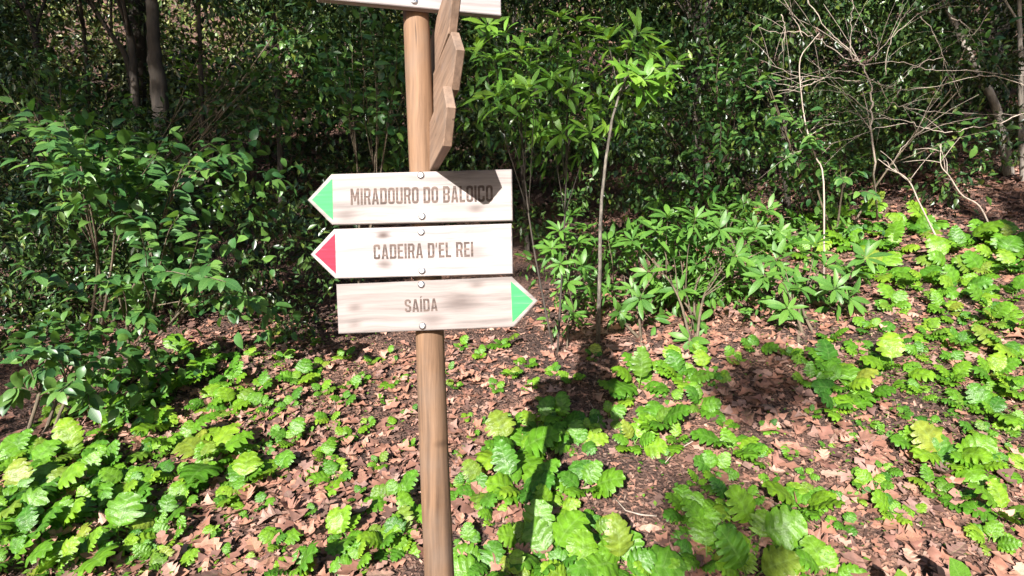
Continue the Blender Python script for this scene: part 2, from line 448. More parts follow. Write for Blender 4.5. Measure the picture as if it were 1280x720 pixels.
# --- lettering: condensed capitals drawn as outlines with holes
W_, S_, C_ = .46, .15, .12
def glyphs():
    w, s, c = W_, S_, C_
    g = {}
    def rr(x0, y0, x1, y1, c):
        k = c * .3
        return [(x0 + c, y0), (x0 + k, y0 + k), (x0, y0 + c), (x0, y1 - c), (x0 + k, y1 - k), (x0 + c, y1), (x1 - c, y1), (x1 - k, y1 - k), (x1, y1 - c), (x1, y0 + c), (x1 - k, y0 + k), (x1 - c, y0)]
    g['O'] = (w, [[rr(0, 0, w, 1, c * 1.3), rr(s, s, w - s, 1 - s, .06)]])
    g['I'] = (s, [[[(0, 0), (0, 1), (s, 1), (s, 0)]]])
    g['Í'] = (s, [[[(0, 0), (0, 1), (s, 1), (s, 0)]], [[(0, 1.07), (.07, 1.22), (.19, 1.22), (.09, 1.07)]]])
    g['L'] = (w * .82, [[[(0, 0), (0, 1), (s, 1), (s, s), (w * .82, s), (w * .82, 0)]]])
    e = w * .84
    g['E'] = (e, [[[(0, 0), (0, 1), (e, 1), (e, 1 - s), (s, 1 - s), (s, .57), (e * .9, .57), (e * .9, .45), (s, .45), (s, s), (e, s), (e, 0)]]])
    g['D'] = (w, [[[(0, 0), (0, 1), (w - c, 1), (w - c * .3, 1 - c * .3), (w, 1 - c), (w, c), (w - c * .3, c * .3), (w - c, 0)], [(s, s), (s, 1 - s), (w - s - .05, 1 - s), (w - s, 1 - s - .05), (w - s, s + .05), (w - s - .05, s)]]])
    g['U'] = (w, [[[(0, 1), (s, 1), (s, s + .05), (s + .05, s), (w - s - .05, s), (w - s, s + .05), (w - s, 1), (w, 1), (w, c), (w - c * .3, c * .3), (w - c, 0), (c, 0), (c * .3, c * .3), (0, c)]]])
    g['C'] = (w, [[[(w, .66), (w, 1 - c), (w - c * .3, 1 - c * .3), (w - c, 1), (c, 1), (c * .3, 1 - c * .3), (0, 1 - c), (0, c), (c * .3, c * .3), (c, 0), (w - c, 0), (w - c * .3, c * .3), (w, c), (w, .34), (w - s, .34), (w - s, s + .03), (w - s - .03, s), (s + .03, s), (s, s + .03), (s, 1 - s - .03), (s + .03, 1 - s), (w - s - .03, 1 - s), (w - s, 1 - s - .03), (w - s, .66)]]])
    g['S'] = (w, [[[(w, .70), (w, 1 - c), (w - c, 1), (c, 1), (0, 1 - c), (0, .60), (.07, .49), (w - s, .385), (w - s, s + .03), (w - s - .03, s), (s + .03, s), (s, s + .03), (s, .30), (0, .30), (0, c), (c, 0), (w - c, 0), (w, c), (w, .41), (w - .07, .51), (s, .625), (s, 1 - s - .03), (s + .03, 1 - s), (w - s - .03, 1 - s), (w - s, 1 - s - .03), (w - s, .70)]]])
    g['R'] = (w, [[[(0, 0), (0, 1), (w - c, 1), (w, 1 - c), (w, .54), (w - .07, .455), (w + .005, 0), (w - s, 0), (w - s - .06, .42), (s, .42), (s, 0)], [(s, .535), (s, 1 - s), (w - s - .03, 1 - s), (w - s, 1 - s - .03), (w - s, .57), (w - s - .03, .535)]]])
    g['B'] = (w, [[[(0, 0), (0, 1), (w - c, 1), (w, 1 - c), (w, .60), (w - .06, .515), (w, .43), (w, c), (w - c, 0)], [(s, .57), (s, 1 - s), (w - s - .03, 1 - s), (w - s, 1 - s - .03), (w - s, .60), (w - s - .03, .57)], [(s, s), (s, .46), (w - s - .03, .46), (w - s, .43), (w - s, s + .03), (w - s - .03, s)]]])
    a = w * 1.06
    g['A'] = (a, [[[(0, 0), (a / 2 - .085, 1), (a / 2 + .085, 1), (a, 0), (a - s, 0), (a - s - .03, .19), (s + .03, .19), (s, 0)], [(s + .05, .31), (a / 2, .80), (a - s - .05, .31)]]])
    mw = .60
    g['M'] = (mw, [[[(0, 0), (0, 1), (.15, 1), (mw / 2, .52), (mw - .15, 1), (mw, 1), (mw, 0), (mw - s, 0), (mw - s, .60), (mw / 2 + .05, .22), (mw / 2 - .05, .22), (s, .60), (s, 0)]]])
    g["'"] = (.12, [[[(0, 1), (.12, 1), (.07, .68), (0, .68)]]])
    g[' '] = (.16, [])
    return g
GL = glyphs()

def lettering(parent, text, x0, x1, zbase, h, yoff, mat):
    """Flat letters on the board face between x0 and x1 (board space), baseline at zbase."""
    gap = .085
    tot = sum(GL[ch][0] for ch in text) + gap * (len(text) - 1)
    sx = (x1 - x0) / tot
    V, T = [], []
    x = 0
    for ch in text:
        w, polys = GL[ch]
        for loops in polys:
            vecs = [[Vector((px, py, 0)) for px, py in lp] for lp in loops]
            flat = [p for lp in vecs for p in lp]
            base = len(V)
            V += [(x0 + (x + p.x) * sx, yoff, zbase + p.y * h) for p in flat]
            for tri in tessellate_polygon(vecs):
                a, b_, c = (flat[i] for i in tri)
                ar = (b_ - a).cross(c - a).z
                if abs(ar) < 1e-7: continue
                t3 = tuple(base + i for i in tri)
                T.append(t3 if ar > 0 else t3[::-1])
        x += w + gap
    o = obj('lettering', mesh_np('lettering', V, T, [mat]), parent)
    tag(o, label='lettering that reads ' + text.replace("'", ''))
    return o

SCREW = None
def screw(parent, x, z, y):
    """Domed screw head; dark faces stand in for the shaded cross recess."""
    global SCREW
    if SCREW is None:
        V, Fc = [], []
        prof = [(.0105, 0), (.0105, .0012), (.0098, .0026), (.0075, .0042), (.0042, .0050)]
        n = 20
        for (r, h) in prof:
            for s in range(n):
                a = 2 * math.pi * s / n
                V.append((r * math.cos(a), -h, r * math.sin(a)))
        for i in range(len(prof) - 1):
            for s in range(n):
                Fc.append((i * n + s, i * n + (s + 1) % n, (i + 1) * n + (s + 1) % n, (i + 1) * n + s))
        base = (len(prof) - 1) * n
        V.append((0, -.0032, 0)); ci = len(V) - 1
        nf = len(Fc)
        for s in range(n): Fc.append((base + s, base + (s + 1) % n, ci))
        SCREW = mesh_np('screw', V, Fc, [M['metal'], M['recess']], smooth=True)
        for i, p in enumerate(SCREW.polygons):
            if i >= nf and (i - nf) % 5 in (0, 1): p.material_index = 1
    o = obj('screw', SCREW, parent); o.location = (x, y, z); o.rotation_euler = (0, random.uniform(0, 6), 0)
    return o

TH = .026
def board_mesh(L, H, tip, side, th=TH):
    """Plank lying in the xz plane, front face at y = -th/2; side -1: point on the left, +1: on the right, 0: none. Edges eased."""
    e = .0022
    def outline(ins):
        l, r, h = -L / 2 + ins, L / 2 - ins, H / 2 - ins
        if side < 0:
            return [(r, -h), (r, h), (l, h), (-L / 2 - tip + ins * 1.4, .0), (l, -h)]
        if side > 0:
            return [(r, -h), (L / 2 + tip - ins * 1.4, 0), (r, h), (l, h), (l, -h)]
        return [(r, -h), (r, h), (l, h), (l, -h)]
    rings = [(outline(e), -th / 2), (outline(0), -th / 2 + e), (outline(0), th / 2 - e), (outline(e), th / 2)]
    n = len(rings[0][0]); V = []
    for o_, y in rings: V += [(x, y, z) for x, z in o_]
    Fc = [tuple(range(n))[::-1], tuple(range(3 * n, 4 * n))]
    for k in range(3):
        for s in range(n):
            Fc.append((k * n + s, k * n + (s + 1) % n, (k + 1) * n + (s + 1) % n, (k + 1) * n + s))
    me = mesh_np('board', V, Fc)
    import bmesh
    bm = bmesh.new(); bm.from_mesh(me); bmesh.ops.recalc_face_normals(bm, faces=bm.faces); bm.to_mesh(me); bm.free()
    return me

def arrow_mark(parent, L, H, tip, side, mat, y):
    m_ = .0085
    zz = H / 2 - m_ * 1.55
    xb = side * (L / 2 - .003)
    V = [(xb, y, -zz), (xb, y, zz), (side * (L / 2 + tip - m_ * 1.6), y, 0)]
    o = obj('arrow_mark', mesh_np('arrow_mark', V, [(0, 1, 2)] if side < 0 else [(0, 2, 1)], [mat]), parent)
    return o

M['green_paint'] = paint_material('green_paint', (.026, .31, .065), (.036, .35, .085), (.15, .36, .15), .06)
M['red_paint'] = paint_material('red_paint', (.17, .004, .022), (.20, .008, .032), (.26, .06, .075), .08)
def ink(name, c, wood_c, lo, hi):
    m, nt, ns, ln, b = nodes_of(name)
    tc = ns.new('ShaderNodeTexCoord'); mp = ns.new('ShaderNodeMapping'); mp.inputs['Scale'].default_value = (12, 60, 130)
    ln.new(tc.outputs['Object'], mp.inputs[0])
    no = N(ns, 'ShaderNodeTexNoise', Scale=1.0, Detail=5.0, Roughness=.7); ln.new(mp.outputs[0], no.inputs['Vector'])
    r = ramp(ns, [(lo, c), (hi, wood_c)]); ln.new(no.outputs[0], r.inputs[0]); ln.new(r.outputs[0], b.inputs['Base Color'])
    b.inputs['Roughness'].default_value = .8
    return m
M['ink'] = ink('burnt_lettering', (.045, .029, .024), (.17, .12, .10), .42, .74)

# front boards: measured picture corners of the rectangular body (top-left, top-right, bottom-left, bottom-right)
def fit_board(c, d, yaw):
    tl, tr, bl, br = c
    cx, cy = sum(p[0] for p in c) / 4, sum(p[1] for p in c) / 4
    ctr = P(cx, cy, d)
    wid = (math.hypot(tr[0] - tl[0], tr[1] - tl[1]) + math.hypot(br[0] - bl[0], br[1] - bl[1])) / 2 / F * d / math.cos(yaw)
    hei = (math.hypot(tl[0] - bl[0], tl[1] - bl[1]) + math.hypot(tr[0] - br[0], tr[1] - br[1])) / 2 / F * d
    # slope left over once perspective of the yaw is taken out
    dz = -(cy - 360) / F * d
    per = F * dz * (1 / (d - wid / 2 * math.sin(yaw)) - 1 / (d + wid / 2 * math.sin(yaw)))
    sl_ = ((tl[1] - tr[1]) + (bl[1] - br[1])) / 2 - per
    roll = math.atan2(sl_, (tr[0] - tl[0]))
    return ctr, wid, hei, roll

FR = [  # corners, side, paint, text, text box in px (x0,x1,baseline y,height), screws px, yaw
    dict(c=((411.7, 217.7), (639.3, 211.3), (414.3, 280.7), (641.7, 275.7)), side=-1, paint='green_paint', text='MIRADOURO DO BALOICO', tb=(438, 616, 254.2, 20.5), scr=((526.5, 219.5), (528, 270.5)), yaw=3.0, tone=(.315, .277, .264), label='top front board with green arrow pointing left',
         knots=((.155, -.036, .022, .45), (-.215, -.045, .03, .35))),
    dict(c=((416.7, 286.7), (640.3, 279), (416, 347.7), (641, 342.7)), side=-1, paint='red_paint', text="CADEIRA D'EL REI", tb=(467, 592, 322.5, 18.5), scr=((527, 290.5), (528, 338.5)), yaw=3.6, tone=(.345, .307, .30), label='middle front board with red arrow pointing left',
         knots=((-.115, .045, .022, .75), (-.108, -.035, .03, .6), (.15, -.005, .04, .38))),
    dict(c=((419.3, 355.7), (640.7, 345.7), (420.7, 417.3), (641.7, 409)), side=1, paint='green_paint', text='SAÍDA', tb=(506.5, 547.5, 389.5, 15.8), scr=((527, 356), (528.5, 407.5)), yaw=3.0, tone=(.275, .235, .222), label='bottom front board with green arrow pointing right',
         knots=((-.20, .0, .022, .45), (-.2, -.045, .02, .35), (.10, .005, .055, .5), (.025, -.04, .035, .4), (.15, .052, .022, .4))),
]
D_FRONT = POST_Y - .0405 - TH / 2
for i, q in enumerate(FR):
    yaw = math.radians(q['yaw'])
    ctr, wid, hei, roll = fit_board(q['c'], D_FRONT - TH / 2, yaw)
    ctr = ctr + Vector((0, TH / 2, 0))
    mat = wood_material('front_board_wood', q['tone'], tuple(c * .55 for c in q['tone']), 0, knots=[(a_, b_, c_, min(1, d_ * 1.35)) for a_, b_, c_, d_ in q['knots']], knot_col=(.075, .055, .05), grain=.8)
    tip = .031 * D_FRONT / F * 1000
    tip = 31.0 / F * D_FRONT
    me = board_mesh(wid, hei, tip, q['side']); me.materials.append(mat)
    b = obj('board', me, sign, at_sign(ctr))
    b.rotation_euler = Euler((0, -roll, -yaw), 'XYZ')
    tag(b, label=q['label'])
    yf = -TH / 2
    k = D_FRONT / F
    cx = sum(p[0] for p in q['c']) / 4; cy = sum(p[1] for p in q['c']) / 4
    def loc(px, py):
        dx, dz = (px - cx) * k, -(py - cy) * k
        return dx * math.cos(roll) + dz * math.sin(roll), -dx * math.sin(roll) + dz * math.cos(roll)
    x0, x1, yb, th_ = q['tb']
    lx0, lz0 = loc(x0, yb); lx1, _ = loc(x1, yb)
    _, lz = loc((x0 + x1) / 2, yb)
    lettering(b, q['text'], lx0, lx1, lz, th_ * k, yf - .0006, M['ink'])
    arrow_mark(b, wid, hei, tip, q['side'], M[q['paint']], yf - .0006)
    for (sx, sy) in q['scr']:
        screw(b, *loc(sx, sy), yf)

# board at the very top, turned the other way
mat = wood_material('top_board_wood', (.31, .285, .285), (.20, .175, .17), 0, knots=((.1, -.05, .03, .3),), grain=.5)
yaw = math.radians(-14.0)
me = board_mesh(.515, .146, .068, -1); me.materials.append(mat)
b = obj('board', me, sign, at_sign(P(515, 11.5, D_FRONT) + Vector((0, 0, .073))))
b.rotation_euler = Euler((0, -math.radians(1.3), -yaw), 'XYZ')
tag(b, label='uppermost board, cut by the top edge of the picture')
screw(b, .004, -.055, -TH / 2); screw(b, .004, .055, -TH / 2)

# three boards on the right of the post, pointing at the viewer
for (tx, ty, d, al, lab) in ((564.5, 134.5, 1.31, 14.0, 'lowest of three boards pointing at the viewer'), (576.0, 62.7, 1.365, 16.5, 'middle of three boards pointing at the viewer'), (571.5, -9.0, 1.40, 15.0, 'highest of three boards pointing at the viewer')):
    al = math.radians(al)
    tip_pt = P(tx, ty, d)
    L, H, tip = .50, .143, .068
    mat = M['side_board']
    me = board_mesh(L, H, tip, 1, .0225); me.materials.append(mat)
    dirv = Vector((math.sin(al), -math.cos(al), 0))
    ctr = tip_pt - dirv * (L / 2 + tip)
    b = obj('board', me, sign, at_sign(ctr))
    b.rotation_euler = Euler((0, 0, math.atan2(dirv.y, dirv.x)), 'XYZ')
    tag(b, label=lab)
    for z in (-.055, .055):
        o = screw(b, -.02, z, .01125); o.rotation_euler = (0, 0, math.pi)

# ------------------------------------------------------------------ leaf shapes
def simple_leaf(name, mat, L, Wd, peak=.4, point=1.0, droop=.25, fold=.22, wave=.0, stations=6, stalk=.08, seed=0):
    """Leaf along +y, face up (+z): three points across each station, folded along the midrib."""
    r_ = random.Random(seed)
    V, UV, Fc = [], [], []
    for i in range(stations):
        t = i / (stations - 1)
        a = math.pi * (t ** (math.log(.5) / math.log(peak)))
        w = Wd * .5 * max(math.sin(a), 0) ** (.75 * point) if 0 < i < stations - 1 else .0
        y = L * (stalk + t); z = -droop * L * t * t + .08 * L * t
        wz = wave * L * (r_.random() - .5)
        V += [(-w, y, z + fold * w + wz), (0, y, z), (w, y, z + fold * w - wz)]
        UV += [(0, t), (.5, t), (1, t)]
    for i in range(stations - 1):
        a = i * 3; b_ = a + 3
        if i == 0:
            Fc += [(a + 1, b_ + 1, b_), (a + 1, b_ + 2, b_ + 1)]
        elif i == stations - 2:
            Fc += [(a, a + 1, b_ + 1), (a + 1, a + 2, b_ + 1)]
        else:
            Fc += [(a, a + 1, b_ + 1, b_), (a + 1, a + 2, b_ + 2, b_ + 1)]
    V += [(-.006 * L, 0, 0), (.006 * L, 0, 0)]; UV += [(.5, 0), (.5, 0)]
    k = len(V)
    Fc.append((k - 2, k - 1, 1))
    return mesh_np(name, V, Fc, [mat], UV, smooth=True)

def acanthus_leaf(name, L, aspect, rise, arch, seed, lobes=5, petiole=.45):
    """Broad, deeply lobed, toothed and ruffled leaf on a stalk; y outwards, z up. L is the blade's length."""
    r_ = random.Random(seed)
    V, UV, Fc = [], [], []
    # centre line: stalk, then a blade that arches over
    ang = rise
    p = Vector((0, 0, 0)); line = []
    ns = 4
    for i in range(ns):
        line.append(p.copy()); p = p + Vector((0, math.cos(ang), math.sin(ang))) * (petiole * L / (ns - 1)); ang -= .05
    p = line[-1]
    # stalk
    for i, q in enumerate(line):
        rad = .016 * L * (1.25 - .25 * i / (ns - 1)) + .0008
        V += [(-rad, q.y, q.z), (rad, q.y, q.z), (0, q.y, q.z - rad * 1.5)]; UV += [(.5, 0)] * 3
    for i in range(ns - 1):
        for s in range(3):
            Fc.append((i * 3 + s, i * 3 + (s + 1) % 3, i * 3 + 3 + (s + 1) % 3, i * 3 + 3 + s))
    per = 3
    stations = lobes * per + 2
    base = len(V)
    twist = r_.uniform(-.25, .25)
    for i in range(stations):
        t = i / (stations - 1)
        ph = (i % per)                                   # 0 notch, 1 rising, 2 lobe tip
        env = (math.sin(math.pi * min(t, 1) ** .72) ** .62) if 0 < t < 1 else (.12 if t == 0 else .04)
        env = max(env, .10 if t < 1 else .03)
        w = L * aspect * .5 * env
        c = p + Vector((0, 0, 0))
        row = []
        for sgn in (-1, 1):
            m = {0: .68, 1: .94, 2: 1.0}[ph] * r_.uniform(.86, 1.10)
            if i in (0, stations - 1): m = 1
            fwd = {0: -.02, 1: .03, 2: .075}[ph] * L * (1 if t < .9 else .3)
            ruff = {0: .06, 1: -.03, 2: -.045}[ph] * L * r_.uniform(.3, 1.7)
            xo = w * m
            edge = Vector((sgn * xo, fwd * math.cos(ang), fwd * math.sin(ang) + .16 * xo * 0 + ruff + .10 * xo - .14 * xo * xo / (L * aspect * .5)))
            midv = Vector((sgn * xo * .5, fwd * .3, .14 * xo + ruff * .1 + (.012 if ph else -.006) * L))
            row.append((midv, edge))
        zt = twist * t
        def put(v, u):
            x = v.x * math.cos(zt) - v.z * math.sin(zt); z = v.x * math.sin(zt) + v.z * math.cos(zt)
            V.append((c.x + x, c.y + v.y, c.z + z)); UV.append((u, t))
        put(row[0][1], 0); put(row[0][0], .25); put(Vector((0, 0, 0)), .5); put(row[1][0], .75); put(row[1][1], 1)
        step = L / (stations - 1)
        p = p + Vector((0, math.cos(ang), math.sin(ang))) * step
        ang -= arch / (stations - 1)
    for i in range(stations - 1):
        for s in range(4):
            a = base + i * 5 + s
            Fc.append((a, a + 1, a + 6, a + 5))
    return mesh_np(name, V, Fc, [M['acanthus']], UV, smooth=True)

def oak_leaf(name, L, curl, seed, small=False):
    r_ = random.Random(seed)
    V, UV, Fc = [], [], []
    lob = [.06, .58, .40, .85, .48, .92, .52, .52, .06] if not small else [.06, .7, .35, .95, .4, .05]
    n = len(lob)
    c1, c2, tw = curl * r_.uniform(.5, 1.4), r_.uniform(-.5, .9) * curl, r_.uniform(-.8, .8) * curl
    for i, m in enumerate(lob):
        t = i / (n - 1)
        for k, s in ((0, -1), (1, 0), (2, 1)):
            w = .36 * L * m * r_.uniform(.8, 1.15) * s
            fw = (.04 * L if m > .5 else 0) * abs(s)
            y = (t - .5) * L + fw
            z = c1 * w * w / L * 2.2 + c2 * (t - .5) ** 2 * L * 1.4 + tw * w * (t - .5)
            V.append((w, y, z + r_.uniform(-.01, .01) * L)); UV.append((k * .5, t))
    for i in range(n - 1):
        a = i * 3
        Fc += [(a, a + 1, a + 4, a + 3), (a + 1, a + 2, a + 5, a + 4)]
    V += [(-.008 * L, -.5 * L, 0), (.008 * L, -.5 * L, 0), (.02 * L, -.66 * L, .02 * L)]; UV += [(.5, 0)] * 3
    k = len(V); Fc.append((k - 3, k - 2, k - 1))
    return mesh_np(name, V, Fc, [M['oak']], UV, smooth=False)

def tri_arrays(me):
    me.calc_loop_triangles()
    v = np.zeros(len(me.vertices) * 3, dtype=np.float32); me.vertices.foreach_get('co', v)
    t = np.zeros(len(me.loop_triangles) * 3, dtype=np.int32); me.loop_triangles.foreach_get('vertices', t)
    return v.reshape(-1, 3), t.reshape(-1, 3)

def frames(d, n):
    """Rotation matrices whose columns are side, along, up."""
    d = d / np.linalg.norm(d, axis=1, keepdims=True)
    s = np.cross(d, n); s /= np.linalg.norm(s, axis=1, keepdims=True) + 1e-9
    u = np.cross(s, d)
    return np.stack([s, d, u], 2)

def scatter_mesh(name, tmpl_v, tmpl_t, pos, R, scale, mat):
    k = len(tmpl_v)
    v = np.einsum('nij,kj->nki', R, tmpl_v) * np.asarray(scale).reshape(-1, 1, 1) + pos[:, None, :]
    f = tmpl_t[None] + (np.arange(len(pos)) * k)[:, None, None]
    return mesh_np(name, v.reshape(-1, 3), f.reshape(-1, 3), [mat])

CARD_V = np.array([(0, 0, 0), (-.21, .48, .05), (.21, .48, .05), (0, 1, -.12)], dtype=np.float32)
CARD_T = np.array([(0, 3, 1), (0, 2, 3)])
THIN_V = np.array([(0, 0, 0), (-.12, .45, .03), (.12, .45, .03), (0, 1, -.15)], dtype=np.float32)

def unit(n):
    v = rng.standard_normal((n, 3)); return v / np.linalg.norm(v, axis=1, keepdims=True)

def leaf_cloud(name, centres, radii, per, size, mat, parent=None, flat=.7, thin=False, off=(0, 0, 0), shell=.45, tmpl=None):
    """Leaves spread through clumps: more of them towards the outside of each clump."""
    centres = np.asarray(centres, float); radii = np.asarray(radii, float)
    if radii.ndim == 1: radii = np.repeat(radii[:, None], 3, 1) * np.array([1, 1, flat])
    per = np.broadcast_to(np.asarray(per), (len(centres),))
    c = np.repeat(centres, per, 0); r = np.repeat(radii, per, 0)
    n = len(c)
    d = unit(n)
    rad = (shell + (1 - shell) * rng.random((n, 1))) * rng.random((n, 1)) ** .25
    pos = c + d * rad * r
    out = d * .6 + unit(n) * .7 + np.array([0, 0, -.25])
    nrm = unit(n) * .6 + np.array([0, -.15, .8]) + d * .25
    sc = size * rng.uniform(.6, 1.35, n)
    tv, tt = tmpl if tmpl else (THIN_V if thin else CARD_V, CARD_T)
    me = scatter_mesh(name, tv, tt, pos - np.array(off), frames(out, nrm), sc, mat)
    return obj(name, me, parent)

# ------------------------------------------------------------------ acanthus plants
ACA = [acanthus_leaf('leaf', 1.0, a, r, ar, s, lobes=lo, petiole=pe) for s, (a, r, ar, lo, pe) in enumerate([
    (1.0, .95, .7, 5, .40), (.88, 1.1, .9, 5, .50), (1.08, .75, .5, 4, .35), (.95, .55, .45, 5, .30),
    (.80, 1.15, .6, 6, .45), (1.05, .85, .9, 4, .50), (.95, .4, .3, 5, .25), (.9, 1.0, 1.1, 5, .40), (1.12, .9, .7, 4, .55), (.78, 1.2, 1.2, 6, .4)])]
PL = []   # (px, py of the middle of the plant, width px)
def patch(desc, *pl): PL.append((desc, pl))
patch('under the laurel right of the pale sapling', (870, 500, 60), (890, 512, 38), (842, 497, 45), (852, 466, 50), (885, 462, 45), (838, 452, 60), (905, 475, 30))
patch('along the shaded ground under the pale sapling', (800, 470, 75), (778, 492, 60), (822, 520, 90), (790, 545, 85), (758, 515, 60), (735, 535, 50), (845, 545, 50))
patch('in the sun between post and sapling', (702, 515, 70), (682, 497, 40), (722, 545, 60), (690, 550, 60), (645, 552, 95), (672, 525, 60), (640, 520, 40))
patch('right beside the lower post', (652, 600, 115), (600, 600, 80), (572, 605, 50), (730, 600, 85), (618, 640, 60), (690, 630, 70))
patch('at the bottom edge right of the post', (660, 660, 100), (692, 685, 125), (742, 655, 75), (780, 690, 105), (612, 695, 100), (584, 675, 60), (722, 715, 110), (815, 705, 85), (640, 715, 70))
patch('at the bottom edge left of the post', (500, 612, 75), (512, 645, 70), (432, 660, 65), (482, 672, 75), (505, 665, 70), (450, 695, 60), (372, 705, 70), (392, 635, 42), (345, 672, 52))
patch('in the litter just left of the post', (475, 572, 40), (512, 552, 36), (420, 588, 55), (430, 498, 32), (415, 520, 42), (442, 540, 32), (408, 565, 48), (482, 500, 30), (460, 525, 28))
patch('below the right end of the lowest board', (585, 518, 30), (603, 526, 30), (594, 545, 25), (630, 424, 42), (602, 440, 30), (575, 428, 32), (660, 450, 35), (692, 460, 34), (740, 440, 32), (560, 460, 24))
patch('below the left end of the lowest board', (490, 440, 24), (375, 466, 55), (362, 502, 30), (340, 515, 32), (432, 442, 28), (398, 455, 30), (330, 480, 40), (355, 445, 40), (455, 470, 22))
patch('in the bright middle of the left slope', (312, 598, 65), (270, 560, 85), (240, 540, 85), (256, 582, 75), (300, 568, 60), (352, 580, 50), (292, 612, 50), (330, 560, 30))
patch('on the upper left slope under the shrubs', (200, 520, 75), (180, 492, 75), (160, 512, 60), (290, 470, 60), (240, 462, 80), (292, 502, 50), (332, 502, 36), (215, 485, 60), (262, 500, 50))
patch('on the left slope beside the dark soil', (152, 600, 65), (175, 605, 60), (200, 640, 75), (222, 662, 60), (192, 690, 55), (262, 668, 50), (150, 662, 80), (230, 620, 50), (120, 622, 70))
patch('in the lower left corner', (62, 600, 95), (30, 612, 100), (92, 642, 100), (42, 662, 90), (112, 684, 80), (20, 692, 95), (70, 700, 80), (10, 645, 70))
patch('at the left edge below the shrub', (62, 560, 70), (102, 562, 65), (20, 562, 80), (140, 572, 60), (40, 580, 60), (110, 590, 60))
patch('in the shade at the bottom right of middle', (942, 660, 115), (880, 650, 95), (852, 635, 80), (930, 702, 125), (1030, 706, 90), (985, 690, 70), (880, 690, 80), (905, 620, 70))
patch('on open litter right of the shaded plants', (920, 552, 95), (890, 582, 65), (942, 565, 60), (1000, 630, 85), (1022, 615, 65), (980, 648, 55), (1055, 652, 50), (965, 600, 50))
patch('in the middle of the right slope', (1032, 560, 30), (1080, 525, 40), (1060, 545, 32), (1090, 600, 60), (1112, 632, 60), (1015, 515, 30), (1100, 580, 40), (1145, 640, 45))
patch('in the bright row on the right slope', (1180, 560, 110), (1140, 545, 85), (1212, 572, 85), (1168, 602, 75), (1256, 640, 85), (1235, 665, 70), (1200, 620, 50), (1250, 580, 45))
patch('on the right slope above the bright row', (1060, 475, 65), (1030, 452, 65), (1042, 502, 75), (1120, 456, 65), (1190, 470, 60), (1202, 502, 55), (1150, 490, 42), (1085, 490, 50), (1010, 470, 45))
patch('at the right edge halfway up', (1232, 462, 60), (1266, 482, 65), (1242, 512, 65), (1262, 525, 60), (1250, 432, 55), (1200, 422, 45), (1162, 412, 45), (1275, 445, 50))
patch('below the bare branches at the right', (1115, 375, 45), (1132, 355, 40), (1180, 382, 45), (1240, 395, 50), (1100, 335, 40), (1150, 342, 45), (1200, 352, 50), (1262, 362, 55), (1222, 332, 50))
patch('in the sunlit top row of the slope', (940, 272, 55), (962, 282, 50), (1002, 266, 55), (1050, 260, 60), (1082, 280, 50), (1132, 276, 60), (1152, 270, 50), (1232, 290, 55), (1262, 290, 60))
patch('behind the laurel on the upper slope', (900, 275, 50), (982, 300, 50), (1052, 292, 50), (1120, 302, 50), (1182, 320, 50), (1250, 312, 55), (1020, 285, 40), (920, 258, 45), (1085, 255, 45), (1200, 300, 45))
patch('in the thin middle of the litter, left half', (300, 640, 36), (330, 625, 30), (280, 690, 36), (310, 700, 30), (225, 590, 50), (195, 560, 50), (140, 535, 45), (215, 705, 40), (385, 540, 26))
patch('along the upper edge of the left slope', (110, 500, 50), (150, 470, 45), (220, 440, 45), (265, 440, 40), (310, 440, 40), (345, 415, 34), (395, 425, 26), (190, 455, 40), (70, 515, 45))
patch('mid-slope, right of the sign shadow', (905, 530, 40), (960, 530, 34), (985, 570, 34), (870, 600, 45), (835, 565, 45), (940, 620, 40), (1060, 590, 34), (1075, 620, 30), (1005, 590, 26))
patch('on the upper right slope under the bush', (1170, 365, 40), (1085, 405, 40), (1120, 420, 40), (1150, 440, 40), (1230, 375, 45), (1270, 400, 45), (1210, 395, 40), (1075, 430, 45), (1190, 445, 40))
patch('at the far right edge of the slope', (1262, 330, 45), (1180, 345, 40), (1225, 415, 40), (1265, 560, 45), (1225, 535, 45), (1130, 515, 40), (1170, 525, 40), (1240, 485, 40), (1105, 540, 34))
patch('just below the laurel shrubs', (960, 300, 45), (1010, 310, 40), (940, 430, 36), (985, 440, 34), (1040, 420, 40), (915, 445, 30), (1010, 445, 34), (870, 435, 34), (1065, 300, 45))
patch('in open litter amid the left slope', (365, 545, 38), (380, 600, 40), (440, 480, 34), (465, 450, 30), (405, 485, 34), (450, 615, 40), (490, 530, 32), (340, 545, 40), (425, 545, 34))
patch('in open litter behind the lower post', (500, 470, 34), (515, 510, 34), (570, 480, 34), (620, 480, 36), (640, 465, 36), (665, 480, 36), (610, 560, 34), (575, 560, 32), (715, 470, 34))
ORD = ['first', 'second', 'third', 'fourth', 'fifth', 'sixth', 'seventh', 'eighth', 'ninth', 'tenth']
